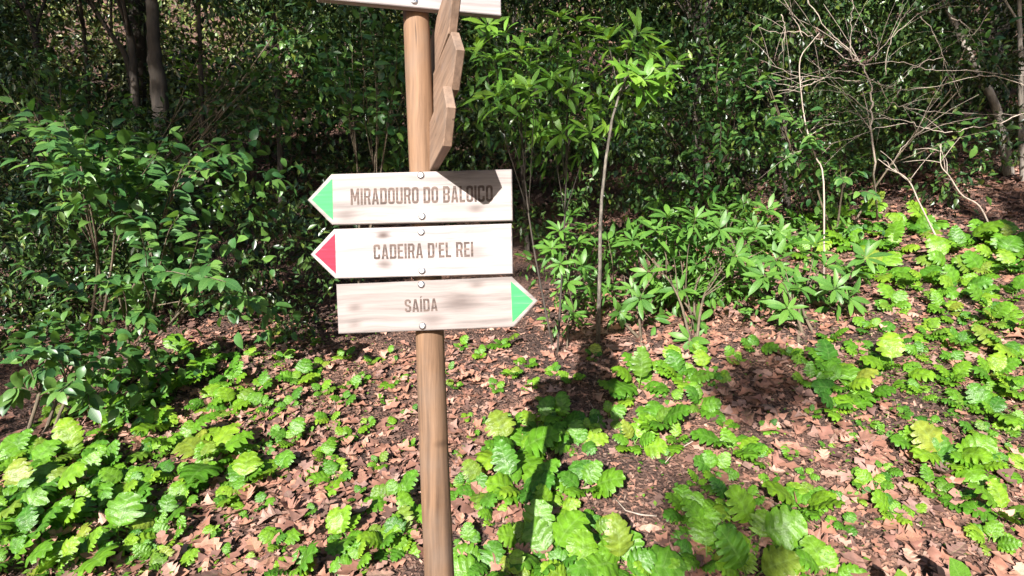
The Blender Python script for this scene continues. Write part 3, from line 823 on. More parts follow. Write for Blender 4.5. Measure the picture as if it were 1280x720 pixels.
def acanthus(px, py, wpx, label, rs):
    wpx *= 1.35 if py < 340 else (1.14 if px < 480 else (1.12 if py < 480 else .94))
    g = hit(px, py + wpx * .2)
    d = g.y
    wid = min(max(wpx * rs.uniform(.74, 1.02) / F * d, .08), .40)
    root = thing('acanthus_plant', label, 'plant', (g.x, g.y, g.z - .004), 'acanthus plants on the slope')
    root.rotation_euler = (rs.uniform(.35, .85), rs.uniform(-.35, .15), 0)
    n = rs.choice((5, 6, 6, 7)) if wpx < 50 else rs.choice((7, 8, 9, 10))
    if wid < .16: n = rs.choice((3, 4, 5))
    a0 = rs.uniform(0, 6.28)
    for k in range(n):
        az = a0 + k * 2 * math.pi / n + rs.uniform(-.45, .45)
        s = max(wid * rs.uniform(.26, .46) * (1.0 if k % 3 else 1.25), .04)
        m = rs.choice(ACA)
        o = obj('leaf', m, root)
        o.rotation_euler = (rs.uniform(-.15, .12), rs.uniform(-.25, .25), az)
        o.scale = (s * rs.uniform(.9, 1.15), s, s)
        o.location = (rs.uniform(-.09, .09) * wid, rs.uniform(-.09, .09) * wid, 0)
    return root
rs = random.Random(21)
for desc, pl in PL:
    for k, (px, py, w) in enumerate(sorted(pl)):
        size = 'broad-leaved' if w >= 75 else ('mid-sized' if w >= 48 else 'small')
        acanthus(px, py, w, f'{size} acanthus, {ORD[k]} from left of those {desc}', rs)

# ------------------------------------------------------------------ leaf litter
OAKS = [oak_leaf('fallen_leaf', 1.0, c, s) for s, c in enumerate((.5, .8, 1.0, .3, 1.3, .6, .9))]
OAK_S = [oak_leaf('litter_leaf', 1.0, c, s + 40, True) for s, c in enumerate((.3, .5, .8, .2, 1.0))]
def litter_density(x, y):
    return .30 + 1.25 * bumps(x + 3, y - 2, 2.6)
def litter_points(n, ylo, yhi, xspread):
    y = ylo + (yhi - ylo) * rng.random(n) ** 1.25
    x = rng.uniform(-1.0, 1.0, n) * y * xspread
    keep = rng.random(n) < np.clip(litter_density(x, y) + .22, .07, 1) * np.where(x < .8, np.clip((6.0 - y) / 1.0, .12, 1), 1)
    return x[keep], y[keep]
def ground_normals(x, y):
    e = .03
    zx = (terrain(x + e, y) - terrain(x - e, y)) / (2 * e); zy = (terrain(x, y + e) - terrain(x, y - e)) / (2 * e)
    n = np.stack([-zx, -zy, np.ones_like(zx)], 1); return n / np.linalg.norm(n, axis=1, keepdims=True)

# the 300 that show largest are things of their own
x, y = litter_points(900, 2.15, 4.3, .93)
x, y = x[:300], y[:300]
gn = ground_normals(x, y)
for i in range(len(x)):
    o = obj('fallen_leaf', random.choice(OAKS))
    nrm = Vector(gn[i]) + Vector((random.gauss(0, .16), random.gauss(0, .16), 0))
    q = nrm.to_track_quat('Z', 'Y')
    s = random.uniform(.07, .13)
    o.rotation_mode = 'QUATERNION'
    o.rotation_quaternion = q @ Euler((0, 0, random.uniform(0, 6.28))).to_quaternion()
    if random.random() < .3: o.rotation_quaternion = o.rotation_quaternion @ Euler((0, math.pi, 0)).to_quaternion()
    o.scale = (s, s, s)
    o.location = (x[i], y[i], tz(x[i], y[i]) + .022 + random.uniform(0, .02))
    tag(o, 'curled brown oak leaf lying loose on top of the litter', 'leaf', 'fallen oak leaves lying on the slope')

parts_v, parts_t, base = [], [], 0
for k, n in enumerate((5200, 5200, 5200, 5200, 5200)):
    x, y = litter_points(n, 1.7, 8.2, 1.02)
    v0, t0 = tri_arrays(OAK_S[k])
    m = len(x)
    nr = ground_normals(x, y) + .16 * rng.standard_normal((m, 3)); nr /= np.linalg.norm(nr, axis=1, keepdims=True)
    flip = np.where(rng.random(m) < .3, -1, 1)[:, None]
    a = unit(m); R = frames(np.cross(nr, a), nr * flip)
    pos = np.stack([x, y, terrain(x, y) + rng.uniform(.004, .03, m)], 1)
    sc = .028 + .10 * rng.random(m) ** 1.6
    v = np.einsum('nij,kj->nki', R, v0) * sc[:, None, None] + pos[:, None, :]
    parts_v.append(v.reshape(-1, 3)); parts_t.append((t0[None] + (np.arange(m) * len(v0))[:, None, None]).reshape(-1, 3) + base); base += m * len(v0)
litter = obj('leaf_litter', mesh_np('leaf_litter', np.concatenate(parts_v), np.concatenate(parts_t), [M['oak']]))
tag(litter, 'bed of fallen brown oak leaves covering the slope', 'leaf litter', kind='stuff')

n = 80000
y = 1.7 + 5.5 * rng.random(n) ** 1.5; x = rng.uniform(-1, 1, n) * y * 1.0
nr = ground_normals(x, y) + .35 * rng.standard_normal((n, 3)); a = unit(n)
CH_V = np.array([(-.18, -.5, 0), (.2, -.42, .03), (.14, .5, 0), (-.12, .4, .05)], dtype=np.float32)
me = scatter_mesh('mulch', CH_V, np.array([(0, 1, 2), (0, 2, 3)]), np.stack([x, y, terrain(x, y) + rng.uniform(.0, .014, n)], 1), frames(np.cross(nr, a), nr), rng.uniform(.010, .038, n), M['chip'])
tag(obj('mulch', me), 'dark crumbled bark and leaf bits on the soil', 'mulch', kind='stuff')

# tiny yellow-green seedlings, uncountable
sp = [(hit(a, b), r, k) for a, b, r, k in ((1170, 510, .5, 90), (1100, 470, .4, 50), (1230, 470, .5, 60), (60, 640, .35, 130), (130, 650, .3, 60), (160, 700, .25, 40), (300, 520, .4, 60), (1000, 660, .2, 20), (900, 660, .25, 30), (1170, 420, .4, 50), (350, 430, .4, 80), (470, 480, .4, 25), (1240, 560, .3, 30), (980, 290, .7, 90), (1120, 320, .6, 60))]
pos = np.concatenate([np.array([g.x, g.y, 0]) + rng.standard_normal((k * 7, 3)) * np.array([r * .8, r * .8, 0]) for g, r, k in sp])
pos[:, 2] = terrain(pos[:, 0], pos[:, 1]) + rng.uniform(.015, .06, len(pos))
R = frames(unit(len(pos)) * np.array([1, 1, .3]), np.array([[0, 0, 1.]]) + .3 * unit(len(pos)))
CARDW = CARD_V * np.array([1.6, 1, 1], dtype=np.float32)
tag(obj('ground_cover', scatter_mesh('ground_cover', CARDW, CARD_T, pos, R, rng.uniform(.014, .036, len(pos)), M['small_green'])), 'tiny yellow-green seedlings sprouting through the litter', 'seedlings', kind='stuff')

# fallen twigs
TW = sorted((random.uniform(60, 1240), random.uniform(440, 700)) for _ in range(10))
for k in range(10):
    a = hit(*TW[k])
    an = random.uniform(0, 6.28); L = random.uniform(.12, .4)
    pts = []
    for j in range(4):
        xx, yy = a.x + math.cos(an) * L * j / 3, a.y + math.sin(an) * L * j / 3; an += random.uniform(-.3, .3)
        pts.append((xx, yy, tz(xx, yy) + .022 + .02 * random.random()))
    r0 = random.uniform(.0018, .004)
    o = tube('fallen_twig', pts, [r0, r0, r0 * .8, r0 * .5], M['twig'], sides=5)
    tag(o, f'thin dry twig in the leaf litter, {ORD[k]} of ten from the left', 'twig', 'dry twigs lying in the litter')

# ------------------------------------------------------------------ leafy shrubs
OV = [simple_leaf('leaf', M['shrub_leaf'], 1, .50 + .05 * (k % 3), peak=.42, droop=.12 + .1 * k, fold=.15 + .06 * (k % 4), wave=.03, seed=k) for k in range(5)]
LA = [simple_leaf('leaf', M['laurel_leaf'], 1, .25 + .04 * (k % 3), peak=.5, droop=.10 + .09 * k, fold=.12 + .06 * (k % 4), wave=.03, stations=7, seed=k) for k in range(5)]
BR = [simple_leaf('leaf', M['bright_leaf'], 1, .22 + .05 * (k % 3), peak=.5, droop=.06 + .09 * k, fold=.12 + .06 * (k % 4), wave=.03, stations=7, seed=k) for k in range(5)]

def place_leaf(meshes, root, pos, d, nrm, s, r_):
    d = d.normalized(); side = d.cross(nrm)
    if side.length < 1e-4: side = Vector((1, 0, 0))
    side.normalize(); up = side.cross(d)
    o = obj('leaf', r_.choice(meshes), root)
    m = Matrix((side, d, up)).transposed().to_4x4()
    o.matrix_local = Matrix.Translation(pos - Vector(root.location)) @ m @ Matrix.Diagonal((s, s, s, 1))
    return o

def shrub(name, label, cat, base, tips, meshes, leaf_len, per, style='alternate', seed=0, stems=3, group=None, stem_mat='stem', filler=0, filler_mat='mass_leaf', stem_r=.012, sag=.0, filler_size=.06, attach=(4, 5, 6, 7), br=.42, trunk=None):
    r_ = random.Random(seed)
    base = Vector(base)
    root = thing(name, label, cat, base, group)
    T = [P(*t[:3]) for t in tips]
    order = sorted(range(len(T)), key=lambda i: T[i].x)
    nleaf = 0
    k = max(1, math.ceil(len(order) / stems))
    for s in range(0, len(order), k):
        grp = [T[i] for i in order[s:s + k]]
        c = sum(grp, Vector((0, 0, 0))) / len(grp)
        foot = base + Vector((r_.uniform(-.08, .08), r_.uniform(-.06, .06), -.02))
        head = Vector((c.x * .8 + foot.x * .2, c.y + .15, c.z - .05))
        midp = foot.lerp(head, .5) + Vector((r_.uniform(-.08, .08), r_.uniform(0, .15), .06))
        path = smooth_path([foot, midp, head] if trunk is None else [foot] + [P(*q) for q in trunk], 9)
        tube('stem', path, [stem_r * (1 - .07 * i) for i in range(9)], M[stem_mat], root, 7, .1, seed)
        for t in grp:
            a = path[r_.choice(attach)]
            q = a.lerp(t, .55) + Vector((r_.uniform(-.04, .04), r_.uniform(-.04, .04), .05 + sag * .5))
            bp = smooth_path([a, q, t], 8)
            tube('branch', bp, [stem_r * br * (1 - .1 * i) for i in range(8)], M[stem_mat], root, 5, .1, seed)
            ax = (bp[-1] - bp[-4]).normalized()
            if style == 'whorl': ax = (ax * .5 + Vector((r_.gauss(-.15, .25), r_.gauss(-.5, .2), r_.gauss(.55, .2)))).normalized()
            n = max(3, int(per * r_.uniform(.75, 1.25)))
            for j in range(n):
                if nleaf >= 298: break
                if style == 'whorl':
                    lev = 0 if j < n * .7 else 1
                    az = j * 2.4 + r_.uniform(-.3, .3)
                    e1 = ax.cross(Vector((.2, .3, 1))).normalized(); e2 = ax.cross(e1)
                    rad = e1 * math.cos(az) + e2 * math.sin(az)
                    d = rad * (.9 if lev else .85) + ax * (.35 + .3 * r_.random() - .5 * lev) + Vector((0, 0, -.10))
                    pos = bp[-1] - ax * leaf_len * (.12 * r_.random() + .45 * lev)
                    nr = ax * .9 + Vector((-.1, -.4, .4)) + Vector((r_.gauss(0, .2), r_.gauss(0, .2), 0)) - rad * .1
                else:
                    u = 1 - .6 * (j / max(n - 1, 1))
                    f = u * 7; i0 = min(int(f), 6)
                    pos = bp[i0].lerp(bp[i0 + 1], f - i0)
                    sd = ax.cross(Vector((0, 0, 1))).normalized() * (1 if j % 2 else -1)
                    d = sd * .8 + ax * (.65 if j else 2.0) + Vector((r_.gauss(0, .2), r_.gauss(0, .2), -.28 + r_.gauss(0, .2)))
                    nr = Vector((r_.gauss(-.15, .35), r_.gauss(-.75, .35), .9))
                place_leaf(meshes, root, pos, d, nr, leaf_len * r_.uniform(.7, 1.2), r_)
                nleaf += 1
    if filler:
        C = [list(t + Vector((r_.uniform(-.1, .1), .22 + r_.uniform(0, .3), r_.uniform(-.2, .02)))) for t in T]
        o = leaf_cloud('foliage', C, [.26] * len(C), filler, filler_size, M[filler_mat], root, off=tuple(base), tmpl=tri_arrays(meshes[2]))
        o['kind'] = 'stuff'
    return root

def jit(lst, d, dv, seed):
    r_ = random.Random(seed)
    return [(x, y, d + r_.uniform(-dv, dv)) for x, y in lst]

shrub('broadleaf_shrub', 'dark glossy shrub spreading leafy sprays across the upper left', 'shrub', hit(120, 430),
      jit([(8, 150), (42, 140), (80, 150), (108, 168), (150, 188), (62, 178), (20, 200), (112, 205), (198, 190), (238, 200), (180, 212), (135, 222), (262, 178), (292, 192), (40, 232), (85, 212), (165, 168), (210, 168), (120, 245), (10, 118), (275, 215), (60, 160), (140, 160), (190, 230), (95, 185)], 3.7, .45, 3),
      OV, .105, 12, seed=5, stems=4, filler=18, filler_mat='shrub_leaf', sag=.05, filler_size=.095)
shrub('broadleaf_shrub', 'shrub with drooping leaf clusters below the sprays, above the left slope', 'shrub', hit(150, 480),
      jit([(28, 332), (130, 338), (190, 335), (240, 345), (282, 352), (310, 372), (150, 385), (182, 402), (205, 352), (262, 330), (128, 352), (160, 268), (175, 285), (225, 268), (250, 290), (335, 385), (300, 395)], 3.5, .4, 4),
      OV, .10, 12, seed=6, stems=3, filler=8, filler_mat='shrub_leaf', filler_size=.09, sag=.04)
shrub('broadleaf_shrub', 'low leafy shrub crowding the left edge above the acanthus', 'shrub', hit(40, 560),
      jit([(18, 402), (60, 404), (112, 415), (82, 446), (40, 470), (112, 472), (15, 440), (112, 508), (140, 450), (12, 500), (95, 430), (50, 430), (30, 425), (75, 490)], 3.2, .3, 5),
      OV, .095, 13, seed=7, stems=3, filler=24, filler_mat='shrub_leaf', filler_size=.08, sag=.03)
shrub('broadleaf_shrub', 'dim leafy shrub filling the gap behind the left sprays', 'shrub', hit(90, 405),
      jit([(20, 260), (60, 280), (100, 275), (140, 300), (30, 310), (80, 320), (60, 360), (120, 370), (20, 370), (150, 250), (180, 330), (170, 290)], 5.0, .3, 18),
      OV, .095, 9, seed=18, stems=4, filler=14, filler_mat='shrub_leaf', filler_size=.085)
shrub('broadleaf_shrub', 'tall small-leaved shrub in front of the dark trunks', 'shrub', hit(60, 400),
      jit([(20, 60), (60, 90), (100, 110), (20, 100), (150, 130), (290, 120), (320, 60), (340, 100), (360, 40), (330, 20), (380, 70), (370, 120), (400, 30), (310, 150), (270, 40), (390, 100), (350, 150)], 5.6, .4, 19),
      OV, .10, 12, seed=19, stems=5, filler=26, filler_mat='shrub_leaf', filler_size=.085)
shrub('evergreen_shrub', 'tall shrub with bright pointed leaf whorls right of the top boards', 'shrub', hit(700, 440),
      jit([(600, 62), (618, 75), (640, 108), (622, 118), (662, 108), (690, 150), (702, 166), (722, 26), (728, 62), (732, 130), (690, 98), (742, 100), (606, 122), (652, 60), (672, 40), (660, 80), (712, 110), (690, 60), (630, 40), (700, 20), (745, 40), (650, 130), (675, 165), (738, 165), (610, 30), (715, 85)], 4.2, .35, 6),
      BR, .15, 11, 'whorl', seed=8, stems=2, filler=18, filler_mat='laurel_leaf', stem_mat='bark_dark', stem_r=.009, filler_size=.10)
shrub('evergreen_sapling', 'slender pale-stemmed sapling with a fan of bright leaves', 'sapling', hit(748, 428),
      jit([(790, 62), (812, 80), (832, 84), (772, 66), (800, 40), (846, 76), (818, 62), (786, 92), (760, 48), (830, 108), (805, 98)], 4.0, .18, 9),
      BR, .15, 12, 'whorl', seed=9, stems=1, stem_mat='bark_mottled', stem_r=.017, attach=(7, 8), br=.22, filler=8, filler_mat='bright_leaf', filler_size=.10, trunk=((750, 330, 4.2), (752, 250, 4.15), (765, 150, 4.1), (784, 92, 4.05)))
shrub('laurel_shrub', 'laurel shrub with fans of long leaves in front of the slope', 'shrub', hit(868, 440),
      jit([(790, 300), (820, 288), (842, 322), (870, 272), (890, 300), (902, 342), (930, 296), (960, 310), (850, 362), (872, 402), (900, 286), (922, 375), (830, 402), (862, 424), (885, 355), (810, 340), (835, 270), (800, 372), (910, 262), (940, 340), (870, 330), (845, 300), (920, 320)], 4.5, .35, 10),
      LA, .145, 12, 'whorl', seed=11, stems=4, filler=52, filler_mat='laurel_leaf', filler_size=.10)
shrub('laurel_shrub', 'smaller laurel with pale upright leaves right of the larger one', 'shrub', hit(1010, 425),
      jit([(1000, 360), (1032, 332), (1060, 342), (1082, 322), (980, 350), (1002, 402), (1045, 360), (970, 325), (1020, 305), (1040, 385), (985, 385), (1062, 372), (955, 345)], 4.2, .25, 11),
      LA, .145, 12, 'whorl', seed=12, stems=3, filler=36, filler_mat='laurel_leaf', filler_size=.08)
shrub('laurel_shrub', 'thin young laurel between the boards and the pale sapling', 'shrub', hit(715, 440),
      jit([(700, 288), (722, 302), (712, 270), (735, 285), (690, 310), (728, 332), (718, 390), (710, 352), (735, 360), (700, 330)], 4.6, .2, 13),
      LA, .12, 12, 'whorl', seed=13, stems=1, stem_r=.007, filler=24, filler_mat='laurel_leaf', filler_size=.08)
shrub('broadleaf_shrub', 'small-leaved shrub behind the bare branches at the right', 'shrub', hit(1050, 300),
      jit([(1030, 130), (1045, 185), (1020, 200), (980, 130), (1000, 145), (965, 150), (1075, 215), (1080, 195), (1055, 225), (935, 60), (945, 80), (925, 70), (960, 95), (1010, 180), (1240, 165), (1255, 160), (1260, 30), (1240, 15), (1095, 245), (1020, 165), (905, 90), (985, 200)], 5.0, .4, 14),
      OV, .09, 12, seed=14, stems=4, filler=18, filler_mat='shrub_leaf', filler_size=.075)
shrub('broadleaf_shrub', 'leafy shrub behind the post, left of the top boards', 'shrub', hit(440, 410),
      jit([(440, 60), (465, 40), (430, 85), (455, 100), (495, 80), (490, 120), (420, 60), (470, 75), (500, 195), (490, 205), (440, 130), (405, 55), (480, 20), (450, 15), (410, 110), (495, 50), (560, 30), (485, 150)], 5.2, .5, 15),
      OV, .10, 12, seed=15, stems=3, filler=22, filler_mat='shrub_leaf', filler_size=.085)
shrub('broadleaf_shrub', 'yellow-green leafy branch glowing between the dark trunks at upper left', 'shrub', hit(232, 400),
      jit([(215, 35), (232, 50), (222, 62), (245, 72), (258, 85), (240, 95), (228, 80), (262, 100), (250, 55), (210, 50)], 7.6, .2, 17),
      BR, .16, 9, seed=17, stems=2, filler=10, filler_mat='small_green')
shrub('evergreen_shrub', 'fine-leaved evergreen right of the fan-leaved sapling', 'shrub', hit(900, 300),
      jit([(880, 30), (900, 60), (870, 80), (850, 130), (880, 150), (910, 120), (930, 100), (840, 30), (860, 190), (900, 190), (930, 170), (820, 150), (840, 220), (880, 230), (920, 230), (800, 200), (790, 150), (940, 40), (770, 20)], 5.4, .4, 20),
      OV, .085, 12, seed=20, stems=4, filler=30, filler_mat='shrub_leaf', filler_size=.07)
shrub('laurel_shrub', 'low leafy laurel growth between the pale sapling and the large laurel', 'shrub', hit(800, 435),
      jit([(770, 330), (790, 360), (775, 390), (810, 390), (795, 415), (830, 360), (765, 420), (760, 360), (820, 425), (845, 400), (780, 290), (760, 300)], 4.9, .3, 22),
      LA, .115, 12, 'whorl', seed=22, stems=3, filler=30, filler_mat='laurel_leaf', filler_size=.08)
shrub('laurel_shrub', 'leafy laurel growth behind the two laurels, below the evergreen', 'shrub', hit(930, 320),
      jit([(880, 250), (905, 245), (930, 255), (960, 262), (990, 272), (850, 255), (1010, 290), (975, 290), (945, 285), (1030, 275), (820, 250), (1060, 285)], 5.6, .3, 23),
      LA, .13, 12, 'whorl', seed=23, stems=4, filler=36, filler_mat='laurel_leaf', filler_size=.09)
# a young plant whose leaf tips reach into the picture at the bottom right
yg = P(1172, 760, 2.1); yg.z = tz(yg.x, yg.y)
yroot = thing('young_plant', 'young plant with pale green oval leaves at the bottom edge', 'plant', yg)
YL = [simple_leaf('leaf', M['bright_leaf'], 1, .52, peak=.52, droop=.1 + .1 * k, seed=k + 30) for k in range(2)]
for k, (x0, y0, x1, y1, s_) in enumerate(((1207, 742, 1188, 686, .155), (1126, 745, 1122, 700, .125), (1165, 750, 1180, 722, .09), (1215, 745, 1245, 735, .1))):
    a, t = P(x0, y0, 2.1), P(x1, y1, 2.04)
    tube('stem', smooth_path([yg, yg.lerp(a, .5) + Vector((0, 0, .01)), a], 5), [.004, .0035, .003, .003, .0025], M['stem_green'], yroot, 5)
    place_leaf(YL, yroot, a, t - a, Vector((-.2, -1, .5)), s_, random.Random(k))

# ------------------------------------------------------------------ bare bush at the upper right
def q8(pts, d, amp, seed):
    r_ = random.Random(seed); a, b_ = r_.uniform(-amp, amp), r_.uniform(-amp, amp)
    n = len(pts)
    return [P(850 + x / 2.667, y / 2.667, d + a + (b_ - a) * i / max(n - 1, 1)) for i, (x, y) in enumerate(pts)]
BARE = [[(655, 730), (648, 560), (638, 400), (640, 330), (632, 270), (600, 210), (560, 160), (500, 110), (425, 0), (400, -60)],
        [(600, 205), (570, 190), (570, 90), (578, 0), (575, -60)], [(560, 200), (480, 140), (400, 105), (300, 105), (210, 65)],
        [(630, 200), (700, 130), (790, 50), (880, 0), (960, -50)], [(620, 215), (740, 205), (830, 235), (960, 235), (1147, 255), (1250, 270)],
        [(650, 265), (560, 268), (480, 255), (380, 250), (260, 200)], [(480, 260), (400, 290), (300, 275)],
        [(1180, 300), (1060, 255), (960, 260), (820, 295), (690, 290), (560, 235), (470, 265), (330, 315), (220, 290)],
        [(660, 270), (700, 340), (780, 365), (900, 375), (1040, 380), (1180, 388)], [(640, 380), (540, 300), (440, 260)],
        [(410, 120), (380, 60), (365, 40)], [(340, 50), (350, 100), (330, 200)], [(690, 250), (690, 170), (740, 60), (790, 20)],
        [(655, 200), (660, 150), (610, 80)], [(800, 50), (860, 140), (890, 230), (940, 330)],
        [(1180, 370), (1060, 410), (960, 430), (880, 440), (800, 420), (740, 400), (640, 395), (540, 410), (440, 425)],
        [(760, 410), (640, 435), (560, 465), (440, 490), (330, 525)], [(740, 290), (700, 350), (670, 390)],
        [(880, 190), (800, 215), (720, 280), (660, 300)], [(1030, 40), (980, 110), (930, 130), (860, 190)], [(900, 60), (960, 90), (970, 130)],
        [(640, 440), (590, 380), (500, 380), (430, 440)], [(700, 560), (760, 470), (830, 420)]]
broot = thing('bare_bush', 'leafless bush of tangled pale branches at the upper right', 'bush', hit(1096, 275))
foot = Vector(broot.location)
for k, pl in enumerate(BARE):
    ctrl = q8(pl, 5.1, .0 if k == 0 else .22, k)
    if k == 0: ctrl[0] = foot - Vector((0, 0, .03))
    n = 5 * len(ctrl)
    pth = smooth_path(ctrl, n)
    r_ = random.Random(k)
    pth = [p + Vector((r_.gauss(0, .006), r_.gauss(0, .006), r_.gauss(0, .006))) for p in pth]
    r0 = .010 if k == 0 else random.Random(k).uniform(.0034, .0056)
    tube('stem' if k == 0 else 'branch', pth, [r0 * (1 - .7 * i / n) for i in range(n)], M['twig'], broot, 5, .2, k)
    for t in range(3 if k == 0 else 4):
        i = r_.randint(int(n * .2), n - 2); a = pth[i]
        e = a + (pth[min(i + 3, n - 1)] - pth[max(i - 3, 0)]).normalized() * r_.uniform(.2, .5) + Vector((r_.uniform(-.2, .2), r_.uniform(-.2, .2), r_.uniform(-.2, .3)))
        tp = smooth_path([a, a.lerp(e, .5) + Vector((0, 0, .03)), e], 6)
        tube('twig', tp, [max(r0 * .4, .0018) * (1 - .12 * j) for j in range(6)], M['twig'], broot, 4, .2, k)
for k, (pl, lab) in enumerate(((([(480, 730), (478, 600), (450, 520), (420, 420), (405, 320), (400, 200), (440, 140), (465, 110)]), 'thin bare sapling standing left of the leafless bush'),
                               (([(880, 725), (800, 680), (760, 600), (700, 560), (660, 530)]), 'crooked bare shoot leaning over the slope below the leafless bush'),
                               (([(1050, 740), (1000, 690), (940, 650), (900, 590), (870, 550), (870, 480)]), 'dead forked shoot at the right, below the leafless bush'))):
    ctrl = q8(pl, 4.9, .05, 60 + k)
    ft = Vector((ctrl[0].x, ctrl[0].y, tz(ctrl[0].x, ctrl[0].y) - .03)); ctrl[0] = ft
    rt = thing('bare_sapling', lab, 'sapling', ft, 'bare shoots at the right')
    pth = smooth_path(ctrl, 30)
    tube('stem', pth, [.008 * (1 - .02 * i) for i in range(30)], M['twig'], rt, 5, .2, k)
    for j in range(6):
        i = random.randint(8, 27); a = pth[i]; e = a + Vector((random.uniform(-.25, .25), random.uniform(-.15, .15), random.uniform(.0, .25)))
        tube('twig', smooth_path([a, a.lerp(e, .5) + Vector((.01, 0, .02)), e], 5), [.004 * (1 - .15 * q) for q in range(5)], M['twig'], rt, 4, .2, k)

# ------------------------------------------------------------------ forest trees: trunk, limbs, crown
def tree(name, label, px_pts, d, r0, bark, crown_c, crown_r, clumps, per, seed, group, leaf=.09, top=6.0, crown_mat='canopy_leaf', limbs=5):
    """px_pts: picture points of the trunk from low to high; the trunk goes on up to the crown."""
    r_ = random.Random(seed)
    ctrl = [P(x, y, d) for x, y in px_pts]
    g = Vector((ctrl[0].x, ctrl[0].y, tz(ctrl[0].x, ctrl[0].y)))
    if g.z < ctrl[0].z: ctrl.insert(0, g - Vector((0, 0, .05)))
    else: ctrl[0] = g - Vector((0, 0, .05))
    head = ctrl[-1] + (ctrl[-1] - ctrl[-2]).normalized() * 1.2
    ctrl += [head]
    if head.z < top: ctrl += [Vector((head.x + r_.uniform(-.3, .3), head.y + r_.uniform(-.2, .3), top))]
    root = thing(name, label, 'tree', g, group)
    pth = smooth_path(ctrl, 34)
    pth = [p + Vector((r_.gauss(0, r0 * .06), r_.gauss(0, r0 * .06), 0)) for p in pth]
    tube('trunk', pth, [r0 * (1.1 - .02 * i) for i in range(34)], M[bark], root, 12, .12, seed)
    C = np.array(crown_c) if crown_c is not None else np.array(list(pth[-1]))
    cc = []
    for j in range(clumps):
        v = unit(1)[0] * np.array(crown_r) * (r_.random() ** .4)
        cc.append(C + v)
    for j in range(limbs):
        a = pth[r_.randint(20, 32)]; e = Vector(cc[j % len(cc)])
        tube('limb', smooth_path([a, a.lerp(e, .5) + Vector((0, 0, .2)), e], 8), [r0 * .4 * (1 - .1 * q) for q in range(8)], M[bark], root, 6, .1, seed)
    cr = leaf_cloud('crown', cc, [r_.uniform(.35, .8) for _ in cc], per, leaf, M[crown_mat], root, off=tuple(g))
    return root

GT = 'trees in the dark wood'
tree('forest_tree', 'thickest dark trunk in the upper left wood', [(205, 330), (200, 130), (193, 70), (190, 0)], 6.6, .105, 'bark_dark', None, (1.8, 1.5, 1.1), 26, 150, 1, GT, top=5.4)
tree('forest_tree', 'dark leaning trunk left of the thickest one', [(185, 330), (170, 130), (165, 60), (152, 0)], 7.0, .06, 'bark_dark', None, (1.6, 1.4, 1.0), 22, 150, 2, GT, top=5.6)
tree('forest_tree', 'slim trunk slanting up to the left in the upper left wood', [(175, 200), (160, 80), (140, 45), (112, 0)], 7.4, .04, 'bark_dark', None, (1.4, 1.2, 1.0), 18, 140, 3, GT, top=5.6)
tree('forest_tree', 'slim upright trunk right of the thickest dark trunk', [(254, 330), (252, 140), (250, 60), (248, 0)], 7.2, .035, 'bark_dark', None, (1.5, 1.2, 1.0), 20, 150, 4, GT, top=5.6)
tree('forest_tree', 'thin dark trunk near the upper left corner', [(60, 330), (50, 120), (45, 50), (30, 0)], 6.8, .045, 'bark_dark', None, (1.6, 1.2, 1.0), 22, 150, 5, GT, top=5.4)
tree('forest_tree', 'thin trunk between the left shrub sprays and the corner tree', [(118, 300), (110, 120), (106, 50), (100, 0)], 7.6, .03, 'bark_dark', None, (1.3, 1.2, 1.0), 16, 140, 6, GT, top=5.6)
tree('forest_tree', 'pale trunk leaning to the left behind the bare branches', [(1262, 220), (1247, 140), (1212, 70), (1180, 0)], 6.2, .046, 'bark_pale', None, (1.3, 1.2, .9), 18, 140, 7, GT, top=5.4)
tree('forest_tree', 'pale upright trunk at the right edge', [(1282, 300), (1278, 200), (1276, 80), (1274, 0)], 5.9, .03, 'bark_pale', None, (1.2, 1.2, .9), 16, 140, 8, GT, top=5.4)
tree('forest_tree', 'thin dark trunk behind the boards, left of the post', [(352, 360), (350, 180), (345, 80), (342, 0)], 8.2, .045, 'bark_dark', None, (1.6, 1.3, 1.0), 20, 150, 9, GT, top=6.2)
tree('forest_tree', 'dim trunk behind the bright whorled shrub', [(660, 360), (655, 240), (648, 120), (640, 0)], 7.0, .03, 'bark_dark', None, (1.6, 1.3, 1.0), 20, 150, 10, GT, top=6.2)
tree('forest_tree', 'thin crooked trunk right of the fan-leaved sapling', [(880, 300), (868, 180), (874, 80), (860, 0)], 6.6, .03, 'bark_dark', None, (1.6, 1.3, 1.0), 20, 150, 11, GT, top=6.0)
tree('forest_tree', 'dark upright trunk behind the leafless bush', [(985, 260), (980, 160), (990, 60), (986, 0)], 6.9, .04, 'bark_dark', None, (1.6, 1.3, 1.0), 20, 150, 12, GT, top=6.0)

# ------------------------------------------------------------------ undergrowth and far wood: one mass
def in_px(p):
    return 640 + p[0] / p[1] * F, 360 - (p[2] - CZ) / p[1] * F
def mass(name, label, n_cl, ylo, yhi, per, size, rad, zhi, hole, seed, zlo=0.1, mat='mass_leaf'):
    r_ = random.Random(seed); cc, rr = [], []
    while len(cc) < n_cl:
        y = r_.uniform(ylo, yhi); x = r_.uniform(-1.05, 1.05) * y
        z = tz(x, y) + zlo + (zhi - zlo) * r_.random()
        px, py = in_px((x, y, z))
        if py < -120 or hole(px, py, y, r_): continue
        cc.append((x, y, z)); rr.append(rad * r_.uniform(.6, 1.4))
    o = leaf_cloud(name, cc, rr, per, size, M[mat], flat=.75)
    tag(o, label, 'undergrowth', kind='stuff')
    return o
def hole_near(px, py, y, r_):
    # the sunlit slope at the right stays free, the dark hollow behind the boards is thin
    if px > 860 and py > 250: return True
    if 230 < px < 540 and 140 < py: return r_.random() < .93
    if 560 < px < 760 and 190 < py: return r_.random() < .75
    if px < 230 and 240 < py: return r_.random() < .6
    if 40 < px < 330 and py < 135: return r_.random() < .82
    return False
